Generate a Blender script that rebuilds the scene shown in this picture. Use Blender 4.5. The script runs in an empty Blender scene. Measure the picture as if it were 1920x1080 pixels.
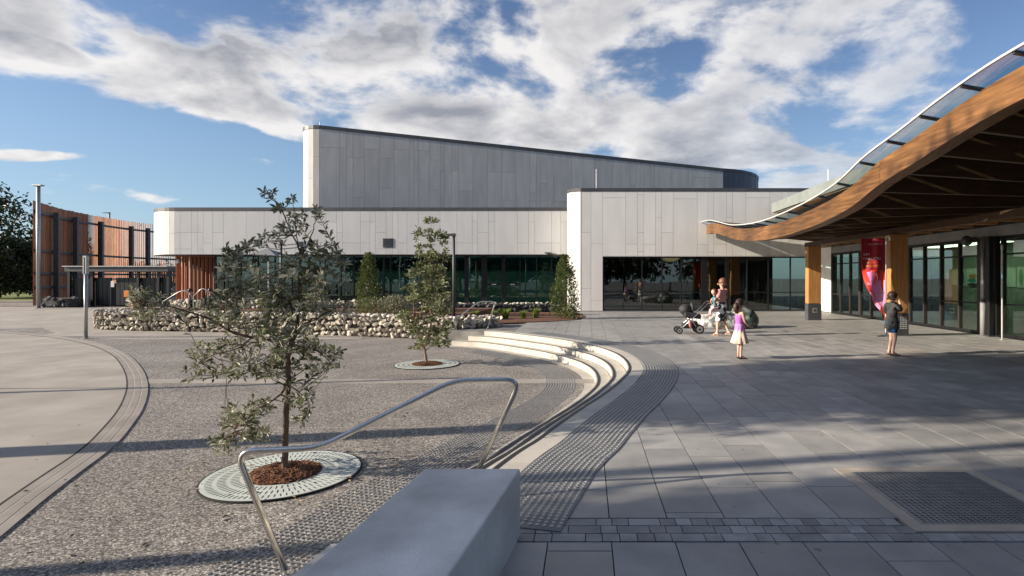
import bpy, bmesh, math, random
import numpy as np
from mathutils import Vector, Matrix, Euler
R = math.radians
rng = random.Random(7)
sc = bpy.context.scene
COL = sc.collection

# ------------------------------------------------------------------ camera
CX, CY, F, H = 1100.0, 522.0, 1040.0, 1.7
cam_d = bpy.data.cameras.new('camera'); cam = bpy.data.objects.new('camera', cam_d); COL.objects.link(cam)
cam.location = (0, 0, H); cam.rotation_euler = (R(90), 0, 0)
cam_d.sensor_width = 36; cam_d.lens = 36 * F / 1920
cam_d.shift_x = -(CX - 960) / 1920; cam_d.shift_y = -(540 - CY) / 1920
cam_d.clip_start = 0.05; cam_d.clip_end = 3000
sc.camera = cam

# ------------------------------------------------------------------ light
SUN_EL, SUN_AZ = R(20.5), R(11)            # SUN_AZ: how far behind the picture plane on the left the sun stands
tosun = Vector((-math.cos(SUN_EL) * math.cos(SUN_AZ), -math.cos(SUN_EL) * math.sin(SUN_AZ), math.sin(SUN_EL)))
sl = bpy.data.lights.new('sun', 'SUN'); sl.energy = 5.0; sl.angle = R(0.53); sl.color = (1.0, 0.88, 0.73)
sun = bpy.data.objects.new('sun', sl); COL.objects.link(sun)
sun.rotation_euler = tosun.to_track_quat('Z', 'Y').to_euler()
sc.view_settings.view_transform = 'Standard'; sc.view_settings.look = 'None'
sc.view_settings.exposure = 0.82; sc.view_settings.gamma = 1.0; sc.view_settings.use_curve_mapping = False

world = bpy.data.worlds.new('World'); sc.world = world; world.use_nodes = True
wt = world.node_tree; wt.nodes.clear()
def WN(t, **k):
    n = wt.nodes.new(t)
    for a, b in k.items(): setattr(n, a, b)
    return n
def wm(op, a, b=None, c=None, clamp=False):
    n = WN('ShaderNodeMath', operation=op, use_clamp=clamp)
    for i, v in enumerate((a, b, c)):
        if v is None: continue
        if isinstance(v, (int, float)): n.inputs[i].default_value = v
        else: wt.links.new(v, n.inputs[i])
    return n.outputs[0]
def wsmooth(v, a, b):
    n = WN('ShaderNodeMapRange', interpolation_type='SMOOTHSTEP'); n.clamp = True
    wt.links.new(v, n.inputs[0]); n.inputs[1].default_value = a; n.inputs[2].default_value = b
    return n.outputs[0]
def wmix(f, a, b):
    n = WN('ShaderNodeMix', data_type='RGBA')
    for s, v in ((0, f), (6, a), (7, b)):
        if isinstance(v, tuple): n.inputs[s].default_value = v + (1,)
        elif isinstance(v, (int, float)): n.inputs[s].default_value = v
        else: wt.links.new(v, n.inputs[s])
    return n.outputs[2]
sky = WN('ShaderNodeTexSky', sky_type='NISHITA'); sky.sun_disc = False
sky.sun_elevation = SUN_EL; sky.sun_rotation = math.atan2(tosun.x, tosun.y)
sky.air_density = 1.0; sky.dust_density = 0.6; sky.ozone_density = 1.6
tc = WN('ShaderNodeTexCoord'); sx = WN('ShaderNodeSeparateXYZ'); wt.links.new(tc.outputs['Generated'], sx.inputs[0])
dx, dy, dz = sx.outputs
zc = wm('MAXIMUM', dz, 0.02)
qx = wm('DIVIDE', dx, wm('ADD', zc, 0.05)); qy = wm('DIVIDE', dy, wm('ADD', zc, 0.05))
nx = wm('DIVIDE', dx, wm('ADD', zc, 0.24)); ny = wm('DIVIDE', dy, wm('ADD', zc, 0.24))
def wnoise(ox, oy, scale, detail, rough, dist=0.0, zoff=0.0):
    cb = WN('ShaderNodeCombineXYZ')
    wt.links.new(wm('ADD', nx, ox), cb.inputs[0]); wt.links.new(wm('ADD', ny, oy), cb.inputs[1]); cb.inputs[2].default_value = zoff
    n = WN('ShaderNodeTexNoise'); n.inputs['Scale'].default_value = scale; n.inputs['Detail'].default_value = detail
    n.inputs['Roughness'].default_value = rough; n.inputs['Distortion'].default_value = dist
    wt.links.new(cb.outputs[0], n.inputs['Vector']); return n.outputs[0]
# the cloud deck ends along a line across the view; beyond it only single small clouds
edge = wm('SUBTRACT', wm('ADD', wm('MULTIPLY', qx, 0.95), 4.75), qy)
cover = wm('MULTIPLY', wsmooth(edge, -0.9, 1.1), wm('ADD', 0.45, wm('MULTIPLY', wsmooth(qy, 0.1, 1.6), 0.55)))
def blob(px, py, w, h, amt):
    u, v = (px - CX) / F, (CY - py) / F; L = math.sqrt(u * u + 1 + v * v); z = v / L + 0.05
    a, b = u / L / z, 1 / L / z
    z2 = (v + h / F) / L + 0.05
    rx, ry = (w / F) / L / z, abs(b - 1 / L / z2)
    e = wm('ADD', wm('POWER', wm('ABSOLUTE', wm('DIVIDE', wm('SUBTRACT', qx, a), rx)), 2.0), wm('POWER', wm('ABSOLUTE', wm('DIVIDE', wm('SUBTRACT', qy, b), ry)), 2.0))
    return wm('MULTIPLY', wsmooth(e, 1.6, 0.0), amt)
for args in ((330, 172, 150, 66, .85), (460, 205, 90, 46, .6), (545, 250, 50, 28, .75), (512, 306, 46, 15, 1.0), (50, 292, 120, 14, .95), (85, 95, 55, 36, .8), (1600, 290, 150, 30, .7), (1340, 300, 140, 34, .8), (1060, 250, 120, 40, .5), (820, 200, 120, 50, .4)):
    cover = wm('ADD', cover, blob(*args))
cover = wm('SUBTRACT', cover, wm('MULTIPLY', blob(975, 45, 40, 60, 1.0), .55))
thin = wm('MULTIPLY', wsmooth(wm('SUBTRACT', qx, wm('MULTIPLY', qy, 0.36)), 0.0, 0.9), 0.55)
cover = wm('SUBTRACT', cover, thin)
SC = 2.7
n1 = wnoise(1.3, 7.9, SC, 14.0, 0.575, 0.15)
n2 = wnoise(1.3 - 0.05, 7.9 + 0.06, SC, 6.0, 0.57, 0.15)
big = wnoise(7.7, 2.2, 1.5, 2.0, 0.5, 0.0, 3.0)
dens = wm('ADD', wm('SUBTRACT', n1, 0.660), wm('ADD', wm('MULTIPLY', cover, 0.245), wm('MULTIPLY', wm('SUBTRACT', big, 0.5), 0.22)))
soft = wsmooth(qx, -0.2, 2.2)
alpha = wm('MULTIPLY', wsmooth(wm('SUBTRACT', dens, wm('MULTIPLY', soft, 0.01)), -0.035, 0.12), wm('SUBTRACT', 0.97, wm('MULTIPLY', soft, 0.34)))
greyb = blob(560, 60, 330, 85, 1.0)
thick = wm('ADD', wm('MULTIPLY', wsmooth(dens, 0.05, 0.26), wsmooth(edge, -0.3, 1.0)), wm('MULTIPLY', greyb, wsmooth(dens, 0.06, 0.14)), clamp=True)
lit = wm('MULTIPLY', wm('SUBTRACT', n1, n2), 3.0)
shade = wm('ADD', wm('SUBTRACT', 0.90, wm('MULTIPLY', thick, 0.62)), lit, clamp=True)
ccol = wmix(shade, (3.1, 3.25, 3.75), (8.7, 8.5, 8.4))
hz = wsmooth(dz, 0.42, 0.0)
tint = WN('ShaderNodeMix', data_type='RGBA', blend_type='MULTIPLY'); tint.inputs[0].default_value = 1.0
wt.links.new(sky.outputs[0], tint.inputs[6]); tint.inputs[7].default_value = (1.02, 1.08, 1.26, 1)
sk = wmix(wm('MULTIPLY', hz, 0.45), tint.outputs[2], (3.4, 5.6, 7.6))
fin = wmix(wm('MULTIPLY', alpha, wsmooth(dz, 0.01, 0.08)), sk, ccol)
bg = WN('ShaderNodeBackground'); bg.inputs[1].default_value = 0.060
wo = WN('ShaderNodeOutputWorld'); wt.links.new(fin, bg.inputs[0]); wt.links.new(bg.outputs[0], wo.inputs[0])

# ------------------------------------------------------------------ helpers
LOW = -0.43                      # level of the pebble court; the plaza is at 0
def G(px, py, z=0.0):            # ground point under a picture point (survey only)
    Y = F * (H - z) / (py - CY); return Vector(((px - CX) / F * Y, Y, z))
def P(px, py, Y): return Vector(((px - CX) / F * Y, Y, H - (py - CY) / F * Y))
MW = {}
def ob(name, me, parent=None, m=None):
    o = bpy.data.objects.new(name, me); COL.objects.link(o)
    if m is not None and me is not None and len(me.materials) == 0: me.materials.append(m)
    if parent is not None:
        o.parent = parent; o.matrix_parent_inverse = MW.get(parent.name, Matrix()).inverted()
    MW[o.name] = Matrix()
    return o
def tag(o, label, cat, group=None):
    o['label'] = label; o['category'] = cat
    if group: o['group'] = group
    return o
def thing(name, label, cat, loc=(0, 0, 0), group=None):
    o = bpy.data.objects.new(name, None); COL.objects.link(o); o.location = loc; o.empty_display_size = .2
    MW[o.name] = Matrix.Translation(Vector(loc)); return tag(o, label, cat, group)
def struct(name, me, m=None):
    o = ob(name, me, None, m); o['kind'] = 'structure'; return o
class MB:
    def __init__(s): s.v = []; s.f = []; s.sm = False
    def add(s, vs, fs):
        n = len(s.v); s.v += [tuple(v) for v in vs]; s.f += [tuple(i + n for i in f) for f in fs]; return s
    def box(s, c, d, rz=0.0, M=None):
        c = Vector(c); q = Matrix.Rotation(rz, 3, 'Z') if M is None else M
        vs = [c + q @ Vector((x * d[0] / 2, y * d[1] / 2, z * d[2] / 2)) for x in (-1, 1) for y in (-1, 1) for z in (-1, 1)]
        return s.add(vs, [(0, 1, 3, 2), (4, 6, 7, 5), (0, 4, 5, 1), (2, 3, 7, 6), (0, 2, 6, 4), (1, 5, 7, 3)])
    def span(s, a, b): return s.box(((a[0]+b[0])/2, (a[1]+b[1])/2, (a[2]+b[2])/2), (abs(b[0]-a[0]), abs(b[1]-a[1]), abs(b[2]-a[2])))
    def tube(s, pts, r, n=8, cap=True):
        pts = [Vector(p) for p in pts]; k = len(pts)
        rs = r if hasattr(r, '__len__') else [r] * k
        t0 = (pts[1] - pts[0]).normalized(); up = Vector((0, 0, 1)) if abs(t0.z) < .9 else Vector((1, 0, 0))
        a = t0.cross(up).normalized(); vs = []
        for i, p in enumerate(pts):
            t = ((pts[min(i+1, k-1)] - p).normalized() + (p - pts[max(i-1, 0)]).normalized())
            if t.length < 1e-6: t = t0
            t.normalize(); a = (a - t * a.dot(t)).normalized(); b = t.cross(a)
            for j in range(n):
                w = 2 * math.pi * j / n; vs.append(p + (a * math.cos(w) + b * math.sin(w)) * rs[i])
        fs = [(i*n+j, i*n+(j+1) % n, (i+1)*n+(j+1) % n, (i+1)*n+j) for i in range(k-1) for j in range(n)]
        if cap: fs += [tuple(range(n))[::-1], tuple((k-1)*n+j for j in range(n))]
        return s.add(vs, fs)
    def prism(s, poly, z0, z1):          # vertical prism on a plan polygon; z1 may be a list
        n = len(poly); za = z1 if hasattr(z1, '__len__') else [z1] * n; zb = z0 if hasattr(z0, '__len__') else [z0] * n
        vs = [(p[0], p[1], zb[i]) for i, p in enumerate(poly)] + [(p[0], p[1], za[i]) for i, p in enumerate(poly)]
        fs = [tuple(range(n))[::-1], tuple(range(n, 2*n))] + [(i, (i+1) % n, n+(i+1) % n, n+i) for i in range(n)]
        return s.add(vs, fs)
    def ball(s, c, r, nu=12, nv=8, jit=0.0, rg=None, M=None):
        c = Vector(c); r = (r, r, r) if not hasattr(r, '__len__') else r; vs = []; fs = []
        for i in range(nv + 1):
            th = math.pi * i / nv
            for j in range(nu):
                ph = 2 * math.pi * j / nu; k = 1 + (rg.uniform(-jit, jit) if rg and 0 < i < nv else 0)
                v = Vector((math.sin(th)*math.cos(ph)*r[0]*k, math.sin(th)*math.sin(ph)*r[1]*k, math.cos(th)*r[2]*k))
                vs.append(c + (M @ v if M else v))
        for i in range(nv):
            for j in range(nu): fs.append((i*nu+j, (i+1)*nu+j, (i+1)*nu+(j+1) % nu, i*nu+(j+1) % nu))
        return s.add(vs, fs)
    def lathe(s, c, prof, n=16):          # prof: (r, z)
        vs = [(c[0]+r*math.cos(2*math.pi*j/n), c[1]+r*math.sin(2*math.pi*j/n), c[2]+z) for r, z in prof for j in range(n)]
        k = len(prof)
        fs = [(i*n+j, i*n+(j+1) % n, (i+1)*n+(j+1) % n, (i+1)*n+j) for i in range(k-1) for j in range(n)] + [tuple(range(n))[::-1], tuple((k-1)*n+j for j in range(n))]
        return s.add(vs, fs)
    def mesh(s, name='m', smooth=False, bevel=0.0, weld=False):
        me = bpy.data.meshes.new(name); me.from_pydata(s.v, [], s.f)
        if bevel or weld or smooth:
            bm = bmesh.new(); bm.from_mesh(me)
            if weld or smooth: bmesh.ops.remove_doubles(bm, verts=bm.verts, dist=1e-5)
            bmesh.ops.recalc_face_normals(bm, faces=bm.faces)
            if bevel:
                es = [e for e in bm.edges if len(e.link_faces) == 2 and e.calc_face_angle(0) > .5]
                bmesh.ops.bevel(bm, geom=es, offset=bevel, segments=2, affect='EDGES', profile=.5)
            if smooth:
                for f in bm.faces: f.smooth = True
            bm.to_mesh(me); bm.free()
        me.update(); return me
    def obj(s, name, m, parent=None, smooth=False, bevel=0.0):
        return ob(name, s.mesh(name, smooth, bevel), parent, m)
def smooth_path(pts, k=6):
    pts = [Vector(p) for p in pts]; out = []
    for i in range(len(pts)-1):
        p0 = pts[max(i-1, 0)]; p1 = pts[i]; p2 = pts[i+1]; p3 = pts[min(i+2, len(pts)-1)]
        for j in range(k):
            t = j / k
            out.append(.5*((2*p1)+(p2-p0)*t+(2*p0-5*p1+4*p2-p3)*t*t+(3*p1-p0-3*p2+p3)*t**3))
    return out + [pts[-1]]
def fillet(pts, r, k=6):                 # rounded corners for tubes
    pts = [Vector(p) for p in pts]; out = [pts[0]]
    for i in range(1, len(pts)-1):
        a, b, c = pts[i-1], pts[i], pts[i+1]; d = min(r, (a-b).length*.48, (c-b).length*.48)
        p, q = b + (a-b).normalized()*d, b + (c-b).normalized()*d
        for j in range(k+1):
            t = j/k; out.append(p*(1-t)**2 + b*2*t*(1-t) + q*t*t)
    return out + [pts[-1]]
class Path:                              # arc-length plan path
    def __init__(s, pts):
        s.p = [Vector((p[0], p[1])) for p in pts]; s.l = [0]
        for a, b in zip(s.p, s.p[1:]): s.l.append(s.l[-1] + (b-a).length)
        s.L = s.l[-1]
    def at(s, t):
        import bisect
        i = min(max(bisect.bisect_right(s.l, t) - 1, 0), len(s.p)-2)
        d = (s.p[i+1]-s.p[i]).normalized(); return s.p[i] + d*(t-s.l[i]), d
    def off(s, t, d):                    # d to the right of travel
        # smoothed normal
        p, _ = s.at(t); _, a = s.at(t-.08); _, b = s.at(t+.08); n = (a+b).normalized()
        return p + Vector((n.y, -n.x))*d

# ------------------------------------------------------------------ materials
def mat(name, c1, c2=None, rough=.7, nscale=4.0, detail=6, stretch=(1, 1, 1), bump=0.0, bscale=60.0, metal=0.0, rand=0.0, spec=0.5, lo=.35, hi=.65, trans=0.0, obj_space=False, hue=0.0, big=0.0, rough2=None, bdist=0.01, speck=0.0, pits=0.0):
    m = bpy.data.materials.new(name); m.use_nodes = True; t = m.node_tree; b = t.nodes['Principled BSDF']; L = t.links.new
    b.inputs['Roughness'].default_value = rough; b.inputs['Metallic'].default_value = metal
    b.inputs['Specular IOR Level'].default_value = spec
    g = t.nodes.new('ShaderNodeTexCoord').outputs['Object'] if obj_space else t.nodes.new('ShaderNodeNewGeometry').outputs['Position']
    mp = t.nodes.new('ShaderNodeMapping'); mp.inputs['Scale'].default_value = stretch; L(g, mp.inputs[0])
    oi = t.nodes.new('ShaderNodeObjectInfo')
    if rand:                              # shift the pattern from piece to piece
        ad = t.nodes.new('ShaderNodeVectorMath'); ad.operation = 'MULTIPLY_ADD'; cbx = t.nodes.new('ShaderNodeCombineXYZ')
        for i in range(3): L(oi.outputs['Random'], cbx.inputs[i])
        L(cbx.outputs[0], ad.inputs[0]); ad.inputs[1].default_value = (37, 17, 29); L(g, ad.inputs[2]); L(ad.outputs[0], mp.inputs[0])
    n = t.nodes.new('ShaderNodeTexNoise'); n.inputs['Scale'].default_value = nscale; n.inputs['Detail'].default_value = detail; L(mp.outputs[0], n.inputs['Vector'])
    mr = t.nodes.new('ShaderNodeMapRange'); L(n.outputs[0], mr.inputs[0]); mr.inputs[1].default_value = lo; mr.inputs[2].default_value = hi
    mx = t.nodes.new('ShaderNodeMix'); mx.data_type = 'RGBA'; L(mr.outputs[0], mx.inputs[0])
    mx.inputs[6].default_value = (*c1, 1); mx.inputs[7].default_value = (*(c2 or c1), 1); col = mx.outputs[2]
    if rand or hue or big:
        hs = t.nodes.new('ShaderNodeHueSaturation'); v = None
        if rand:
            a = t.nodes.new('ShaderNodeMapRange'); L(oi.outputs['Random'], a.inputs[0]); a.inputs[3].default_value = 1-rand; a.inputs[4].default_value = 1+rand; v = a.outputs[0]
        if big:
            n3 = t.nodes.new('ShaderNodeTexNoise'); n3.inputs['Scale'].default_value = .55; n3.inputs['Detail'].default_value = 5; L(g, n3.inputs['Vector'])
            a3 = t.nodes.new('ShaderNodeMapRange'); L(n3.outputs[0], a3.inputs[0]); a3.inputs[1].default_value = .3; a3.inputs[2].default_value = .7; a3.inputs[3].default_value = 1-big; a3.inputs[4].default_value = 1+big
            if v:
                mm = t.nodes.new('ShaderNodeMath'); mm.operation = 'MULTIPLY'; L(v, mm.inputs[0]); L(a3.outputs[0], mm.inputs[1]); v = mm.outputs[0]
            else: v = a3.outputs[0]
        if v: L(v, hs.inputs['Value'])
        if hue:
            mu = t.nodes.new('ShaderNodeMath'); mu.operation = 'MULTIPLY'; L(oi.outputs['Random'], mu.inputs[0]); mu.inputs[1].default_value = 7.31
            fr = t.nodes.new('ShaderNodeMath'); fr.operation = 'FRACT'; L(mu.outputs[0], fr.inputs[0])
            a2 = t.nodes.new('ShaderNodeMapRange'); L(fr.outputs[0], a2.inputs[0]); a2.inputs[3].default_value = .5-hue; a2.inputs[4].default_value = .5+hue; L(a2.outputs[0], hs.inputs['Hue'])
        L(col, hs.inputs['Color']); col = hs.outputs[0]
    if speck:                             # fine mineral grain
        ns = t.nodes.new('ShaderNodeTexNoise'); ns.inputs['Scale'].default_value = 170; ns.inputs['Detail'].default_value = 3; L(g, ns.inputs['Vector'])
        a4 = t.nodes.new('ShaderNodeMapRange'); L(ns.outputs[0], a4.inputs[0]); a4.inputs[1].default_value = .36; a4.inputs[2].default_value = .64; a4.inputs[3].default_value = 1-speck; a4.inputs[4].default_value = 1+speck
        h2 = t.nodes.new('ShaderNodeHueSaturation'); L(col, h2.inputs['Color']); L(a4.outputs[0], h2.inputs['Value']); col = h2.outputs[0]
    if pits:                              # small dark pinholes and spots
        vo = t.nodes.new('ShaderNodeTexVoronoi'); vo.inputs['Scale'].default_value = pits; L(g, vo.inputs['Vector'])
        sp = t.nodes.new('ShaderNodeSeparateColor'); L(vo.outputs['Color'], sp.inputs[0])
        th = t.nodes.new('ShaderNodeMapRange'); L(sp.outputs[0], th.inputs[0]); th.inputs[1].default_value = .55; th.inputs[2].default_value = 1.0; th.inputs[3].default_value = .0; th.inputs[4].default_value = .16
        ls = t.nodes.new('ShaderNodeMath'); ls.operation = 'LESS_THAN'; L(vo.outputs['Distance'], ls.inputs[0]); L(th.outputs[0], ls.inputs[1])
        m3 = t.nodes.new('ShaderNodeMix'); m3.data_type = 'RGBA'; mf = t.nodes.new('ShaderNodeMath'); mf.operation = 'MULTIPLY'; L(ls.outputs[0], mf.inputs[0]); mf.inputs[1].default_value = .6
        L(mf.outputs[0], m3.inputs[0]); L(col, m3.inputs[6]); m3.inputs[7].default_value = (.07, .065, .06, 1); col = m3.outputs[2]
    L(col, b.inputs['Base Color'])
    if rough2 is not None:
        a = t.nodes.new('ShaderNodeMapRange'); L(n.outputs[0], a.inputs[0]); a.inputs[1].default_value = lo; a.inputs[2].default_value = hi; a.inputs[3].default_value = rough; a.inputs[4].default_value = rough2; L(a.outputs[0], b.inputs['Roughness'])
    if bump:
        n2 = t.nodes.new('ShaderNodeTexNoise'); n2.inputs['Scale'].default_value = bscale; n2.inputs['Detail'].default_value = 4; L(mp.outputs[0], n2.inputs['Vector'])
        bp = t.nodes.new('ShaderNodeBump'); bp.inputs['Strength'].default_value = bump; bp.inputs['Distance'].default_value = bdist; L(n2.outputs[0], bp.inputs['Height']); L(bp.outputs[0], b.inputs['Normal'])
    return m
def leafmat(name, top, under, rough=.5):
    m = bpy.data.materials.new(name); m.use_nodes = True; t = m.node_tree; b = t.nodes['Principled BSDF']; L = t.links.new
    ge = t.nodes.new('ShaderNodeNewGeometry'); n = t.nodes.new('ShaderNodeTexNoise'); n.inputs['Scale'].default_value = 3.5; n.inputs['Detail'].default_value = 3; L(ge.outputs['Position'], n.inputs['Vector'])
    a = t.nodes.new('ShaderNodeMapRange'); L(n.outputs[0], a.inputs[0]); a.inputs[1].default_value = .3; a.inputs[2].default_value = .7; a.inputs[3].default_value = .6; a.inputs[4].default_value = 1.45
    mx = t.nodes.new('ShaderNodeMix'); mx.data_type = 'RGBA'; L(ge.outputs['Backfacing'], mx.inputs[0]); mx.inputs[6].default_value = (*top, 1); mx.inputs[7].default_value = (*under, 1)
    hs = t.nodes.new('ShaderNodeHueSaturation'); L(mx.outputs[2], hs.inputs['Color']); L(a.outputs[0], hs.inputs['Value'])
    L(hs.outputs[0], b.inputs['Base Color']); b.inputs['Roughness'].default_value = rough
    tr = t.nodes.new('ShaderNodeBsdfTranslucent'); L(hs.outputs[0], tr.inputs[0]); ms = t.nodes.new('ShaderNodeMixShader'); ms.inputs[0].default_value = .22
    L(b.outputs[0], ms.inputs[1]); L(tr.outputs[0], ms.inputs[2]); L(ms.outputs[0], t.nodes['Material Output'].inputs[0]); return m
def glassmat(name, tint=(.55, .68, .64), refl=.12, edge=.8, gcol=(1, 1, 1)):
    m = bpy.data.materials.new(name); m.use_nodes = True; t = m.node_tree; t.nodes.clear(); L = t.links.new
    tr = t.nodes.new('ShaderNodeBsdfTransparent'); tr.inputs[0].default_value = (*tint, 1)
    gl = t.nodes.new('ShaderNodeBsdfGlossy'); gl.inputs['Roughness'].default_value = .015; gl.inputs[0].default_value = (*gcol, 1)
    n = t.nodes.new('ShaderNodeTexNoise'); n.inputs['Scale'].default_value = .9; n.inputs['Detail'].default_value = 1; ge = t.nodes.new('ShaderNodeNewGeometry'); L(ge.outputs['Position'], n.inputs['Vector'])
    bp = t.nodes.new('ShaderNodeBump'); bp.inputs['Strength'].default_value = .05; bp.inputs['Distance'].default_value = .05; L(n.outputs[0], bp.inputs['Height']); L(bp.outputs[0], gl.inputs['Normal'])
    lw = t.nodes.new('ShaderNodeLayerWeight'); lw.inputs[0].default_value = .35
    mr = t.nodes.new('ShaderNodeMapRange'); L(lw.outputs['Fresnel'], mr.inputs[0]); mr.inputs[3].default_value = refl; mr.inputs[4].default_value = edge
    ms = t.nodes.new('ShaderNodeMixShader'); L(mr.outputs[0], ms.inputs[0]); L(tr.outputs[0], ms.inputs[1]); L(gl.outputs[0], ms.inputs[2])
    o = t.nodes.new('ShaderNodeOutputMaterial'); L(ms.outputs[0], o.inputs[0]); return m
def emit(name, c, s):
    m = bpy.data.materials.new(name); m.use_nodes = True; b = m.node_tree.nodes['Principled BSDF']
    b.inputs['Base Color'].default_value = (*c, 1); b.inputs['Emission Color'].default_value = (*c, 1); b.inputs['Emission Strength'].default_value = s; return m
def pebblemat(name):
    m = bpy.data.materials.new(name); m.use_nodes = True; t = m.node_tree; b = t.nodes['Principled BSDF']; L = t.links.new
    ge = t.nodes.new('ShaderNodeNewGeometry')
    v = t.nodes.new('ShaderNodeTexVoronoi'); v.inputs['Scale'].default_value = 62; L(ge.outputs['Position'], v.inputs['Vector'])
    v2 = t.nodes.new('ShaderNodeTexVoronoi'); v2.inputs['Scale'].default_value = 62; v2.feature = 'DISTANCE_TO_EDGE'; L(ge.outputs['Position'], v2.inputs['Vector'])
    cr = t.nodes.new('ShaderNodeValToRGB'); sp = t.nodes.new('ShaderNodeSeparateColor'); L(v.outputs['Color'], sp.inputs[0]); L(sp.outputs[0], cr.inputs[0])
    e = cr.color_ramp.elements; e[0].position = 0; e[0].color = (.06, .05, .045, 1); e[1].position = 1; e[1].color = (.80, .73, .62, 1)
    for p, c in ((.3, (.15, .135, .12, 1)), (.5, (.32, .285, .25, 1)), (.72, (.42, .38, .33, 1)), (.88, (.58, .52, .44, 1))):
        k = e.new(p); k.color = c
    n = t.nodes.new('ShaderNodeTexNoise'); n.inputs['Scale'].default_value = .7; n.inputs['Detail'].default_value = 6; L(ge.outputs['Position'], n.inputs['Vector'])
    a = t.nodes.new('ShaderNodeMapRange'); L(n.outputs[0], a.inputs[0]); a.inputs[1].default_value = .3; a.inputs[2].default_value = .7; a.inputs[3].default_value = .74; a.inputs[4].default_value = 1.2
    ed = t.nodes.new('ShaderNodeMapRange'); L(v2.outputs['Distance'], ed.inputs[0]); ed.inputs[1].default_value = 0; ed.inputs[2].default_value = .12; ed.inputs[3].default_value = .0; ed.inputs[4].default_value = 1
    mx = t.nodes.new('ShaderNodeMix'); mx.data_type = 'RGBA'; L(ed.outputs[0], mx.inputs[0]); mx.inputs[6].default_value = (.17, .15, .135, 1); L(cr.outputs[0], mx.inputs[7])
    hs = t.nodes.new('ShaderNodeHueSaturation'); L(mx.outputs[2], hs.inputs['Color']); L(a.outputs[0], hs.inputs['Value']); hs.inputs['Saturation'].default_value = .85
    L(hs.outputs[0], b.inputs['Base Color']); b.inputs['Roughness'].default_value = .75
    bp = t.nodes.new('ShaderNodeBump'); bp.inputs['Strength'].default_value = .9; bp.inputs['Distance'].default_value = .006; L(ed.outputs[0], bp.inputs['Height']); L(bp.outputs[0], b.inputs['Normal'])
    return m
M = {}
M['pebble'] = pebblemat('exposed_aggregate')
M['concrete_l'] = mat('pale_concrete', (.29, .262, .225), (.37, .335, .29), .8, 1.3, 8, bump=.15, bscale=90, big=.10)
M['kerb'] = mat('kerb_stone', (.23, .205, .18), (.30, .27, .24), .8, 2.0, 8, bump=.15, bscale=90)
M['kerb_edge'] = mat('kerb_pale_edge', (.38, .34, .30), (.44, .40, .35), .8, 3)
M['concrete_g'] = mat('grey_concrete', (.50, .475, .435), (.80, .77, .71), .62, 2.3, 12, bump=.35, bscale=70, big=.14, lo=.3, hi=.7, speck=.07, pits=42)
M['concrete_s'] = mat('sandy_concrete', (.46, .43, .37), (.56, .52, .45), .75, 2.0, 8, bump=.2, bscale=120, rand=.05)
M['paver'] = mat('bluestone_paver', (.235, .232, .225), (.385, .372, .345), .55, 2.6, 9, bump=.18, bscale=150, rand=.15, big=.12, lo=.25, hi=.75, bdist=.004, speck=.17, pits=9)
M['paver_w'] = mat('sand_paver', (.36, .325, .28), (.42, .38, .33), .7, 3, rand=.05)
M['cobble'] = mat('small_setts', (.21, .212, .215), (.33, .32, .31), .6, 6, 8, bump=.2, bscale=150, speck=.15, rand=.2, hue=.02)
M['mortar'] = mat('joint_bed', (.12, .12, .115), (.24, .23, .205), .95, 2.0, 5)
M['tact_base'] = mat('tactile_paving_base', (.14, .142, .145), (.20, .20, .195), .65, 3, 8)
M['stud'] = mat('steel_stud', (.30, .30, .29), None, .40, metal=.8)
M['black'] = mat('black_rubber', (.012, .012, .013), None, .55)
M['steel'] = mat('brushed_steel', (.62, .60, .56), (.70, .68, .65), .22, 9, stretch=(1, 1, 1), metal=1.0)
M['galv'] = mat('galvanised_steel', (.36, .37, .37), (.45, .45, .45), .45, 7, metal=.7)
M['panel'] = mat('white_fibre_panel', (.68, .665, .63), (.74, .72, .685), .6, 2.0, 6, rand=.035, big=.02, stretch=(1, 1, .25))
M['panel_w'] = mat('pale_grey_fibre_panel', (.53, .53, .525), (.58, .58, .575), .6, 2.0, 6, rand=.035, big=.02, stretch=(1, 1, .25))
M['panel_t'] = mat('grey_fibre_panel', (.43, .42, .405), (.50, .485, .465), .6, 3.0, 6, rand=.07, stretch=(1, 1, .2))
M['panel_shaded'] = mat('shaded_panel', (.085, .09, .11), (.10, .105, .13), .5, 2, rand=.05)  # shade of the turned-away tower end put into the panel colour
M['joint'] = mat('panel_joint_backing', (.20, .20, .195), None, .9)
M['coping'] = mat('charcoal_metal_coping', (.055, .055, .058), (.075, .075, .08), .45, 3)
M['frame'] = mat('black_window_frame', (.010, .010, .011), None, .4)
M['framew'] = mat('brown_black_frame', (.035, .028, .026), None, .5)
M['glass'] = glassmat('dark_window_glass', (.62, .70, .66), .09, .42)
M['glass_g'] = glassmat('green_window_glass', (.30, .44, .42), .10, .8, (.8, 1, .95))
M['glass_c'] = glassmat('canopy_glass', (.50, .66, .72), .04, .30)
M['glulam'] = mat('glulam_timber', (.095, .041, .012), (.215, .100, .031), .5, 6, 8, stretch=(3.0, .22, 3.0), bump=.05, bscale=30, rand=.06, big=.42)
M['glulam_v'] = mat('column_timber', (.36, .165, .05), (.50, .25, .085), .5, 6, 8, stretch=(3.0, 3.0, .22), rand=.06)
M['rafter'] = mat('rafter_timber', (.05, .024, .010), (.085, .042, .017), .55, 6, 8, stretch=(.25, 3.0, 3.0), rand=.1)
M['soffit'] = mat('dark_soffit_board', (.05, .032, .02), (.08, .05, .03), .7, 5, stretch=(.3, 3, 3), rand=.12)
M['board'] = mat('red_timber_board', (.23, .078, .030), (.46, .185, .072), .65, 5, 8, stretch=(3, 3, .22), rand=.28, hue=.012)
M['batten'] = mat('rust_batten', (.30, .085, .03), (.42, .14, .055), .6, 5, stretch=(3, 3, .25), rand=.15)
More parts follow.
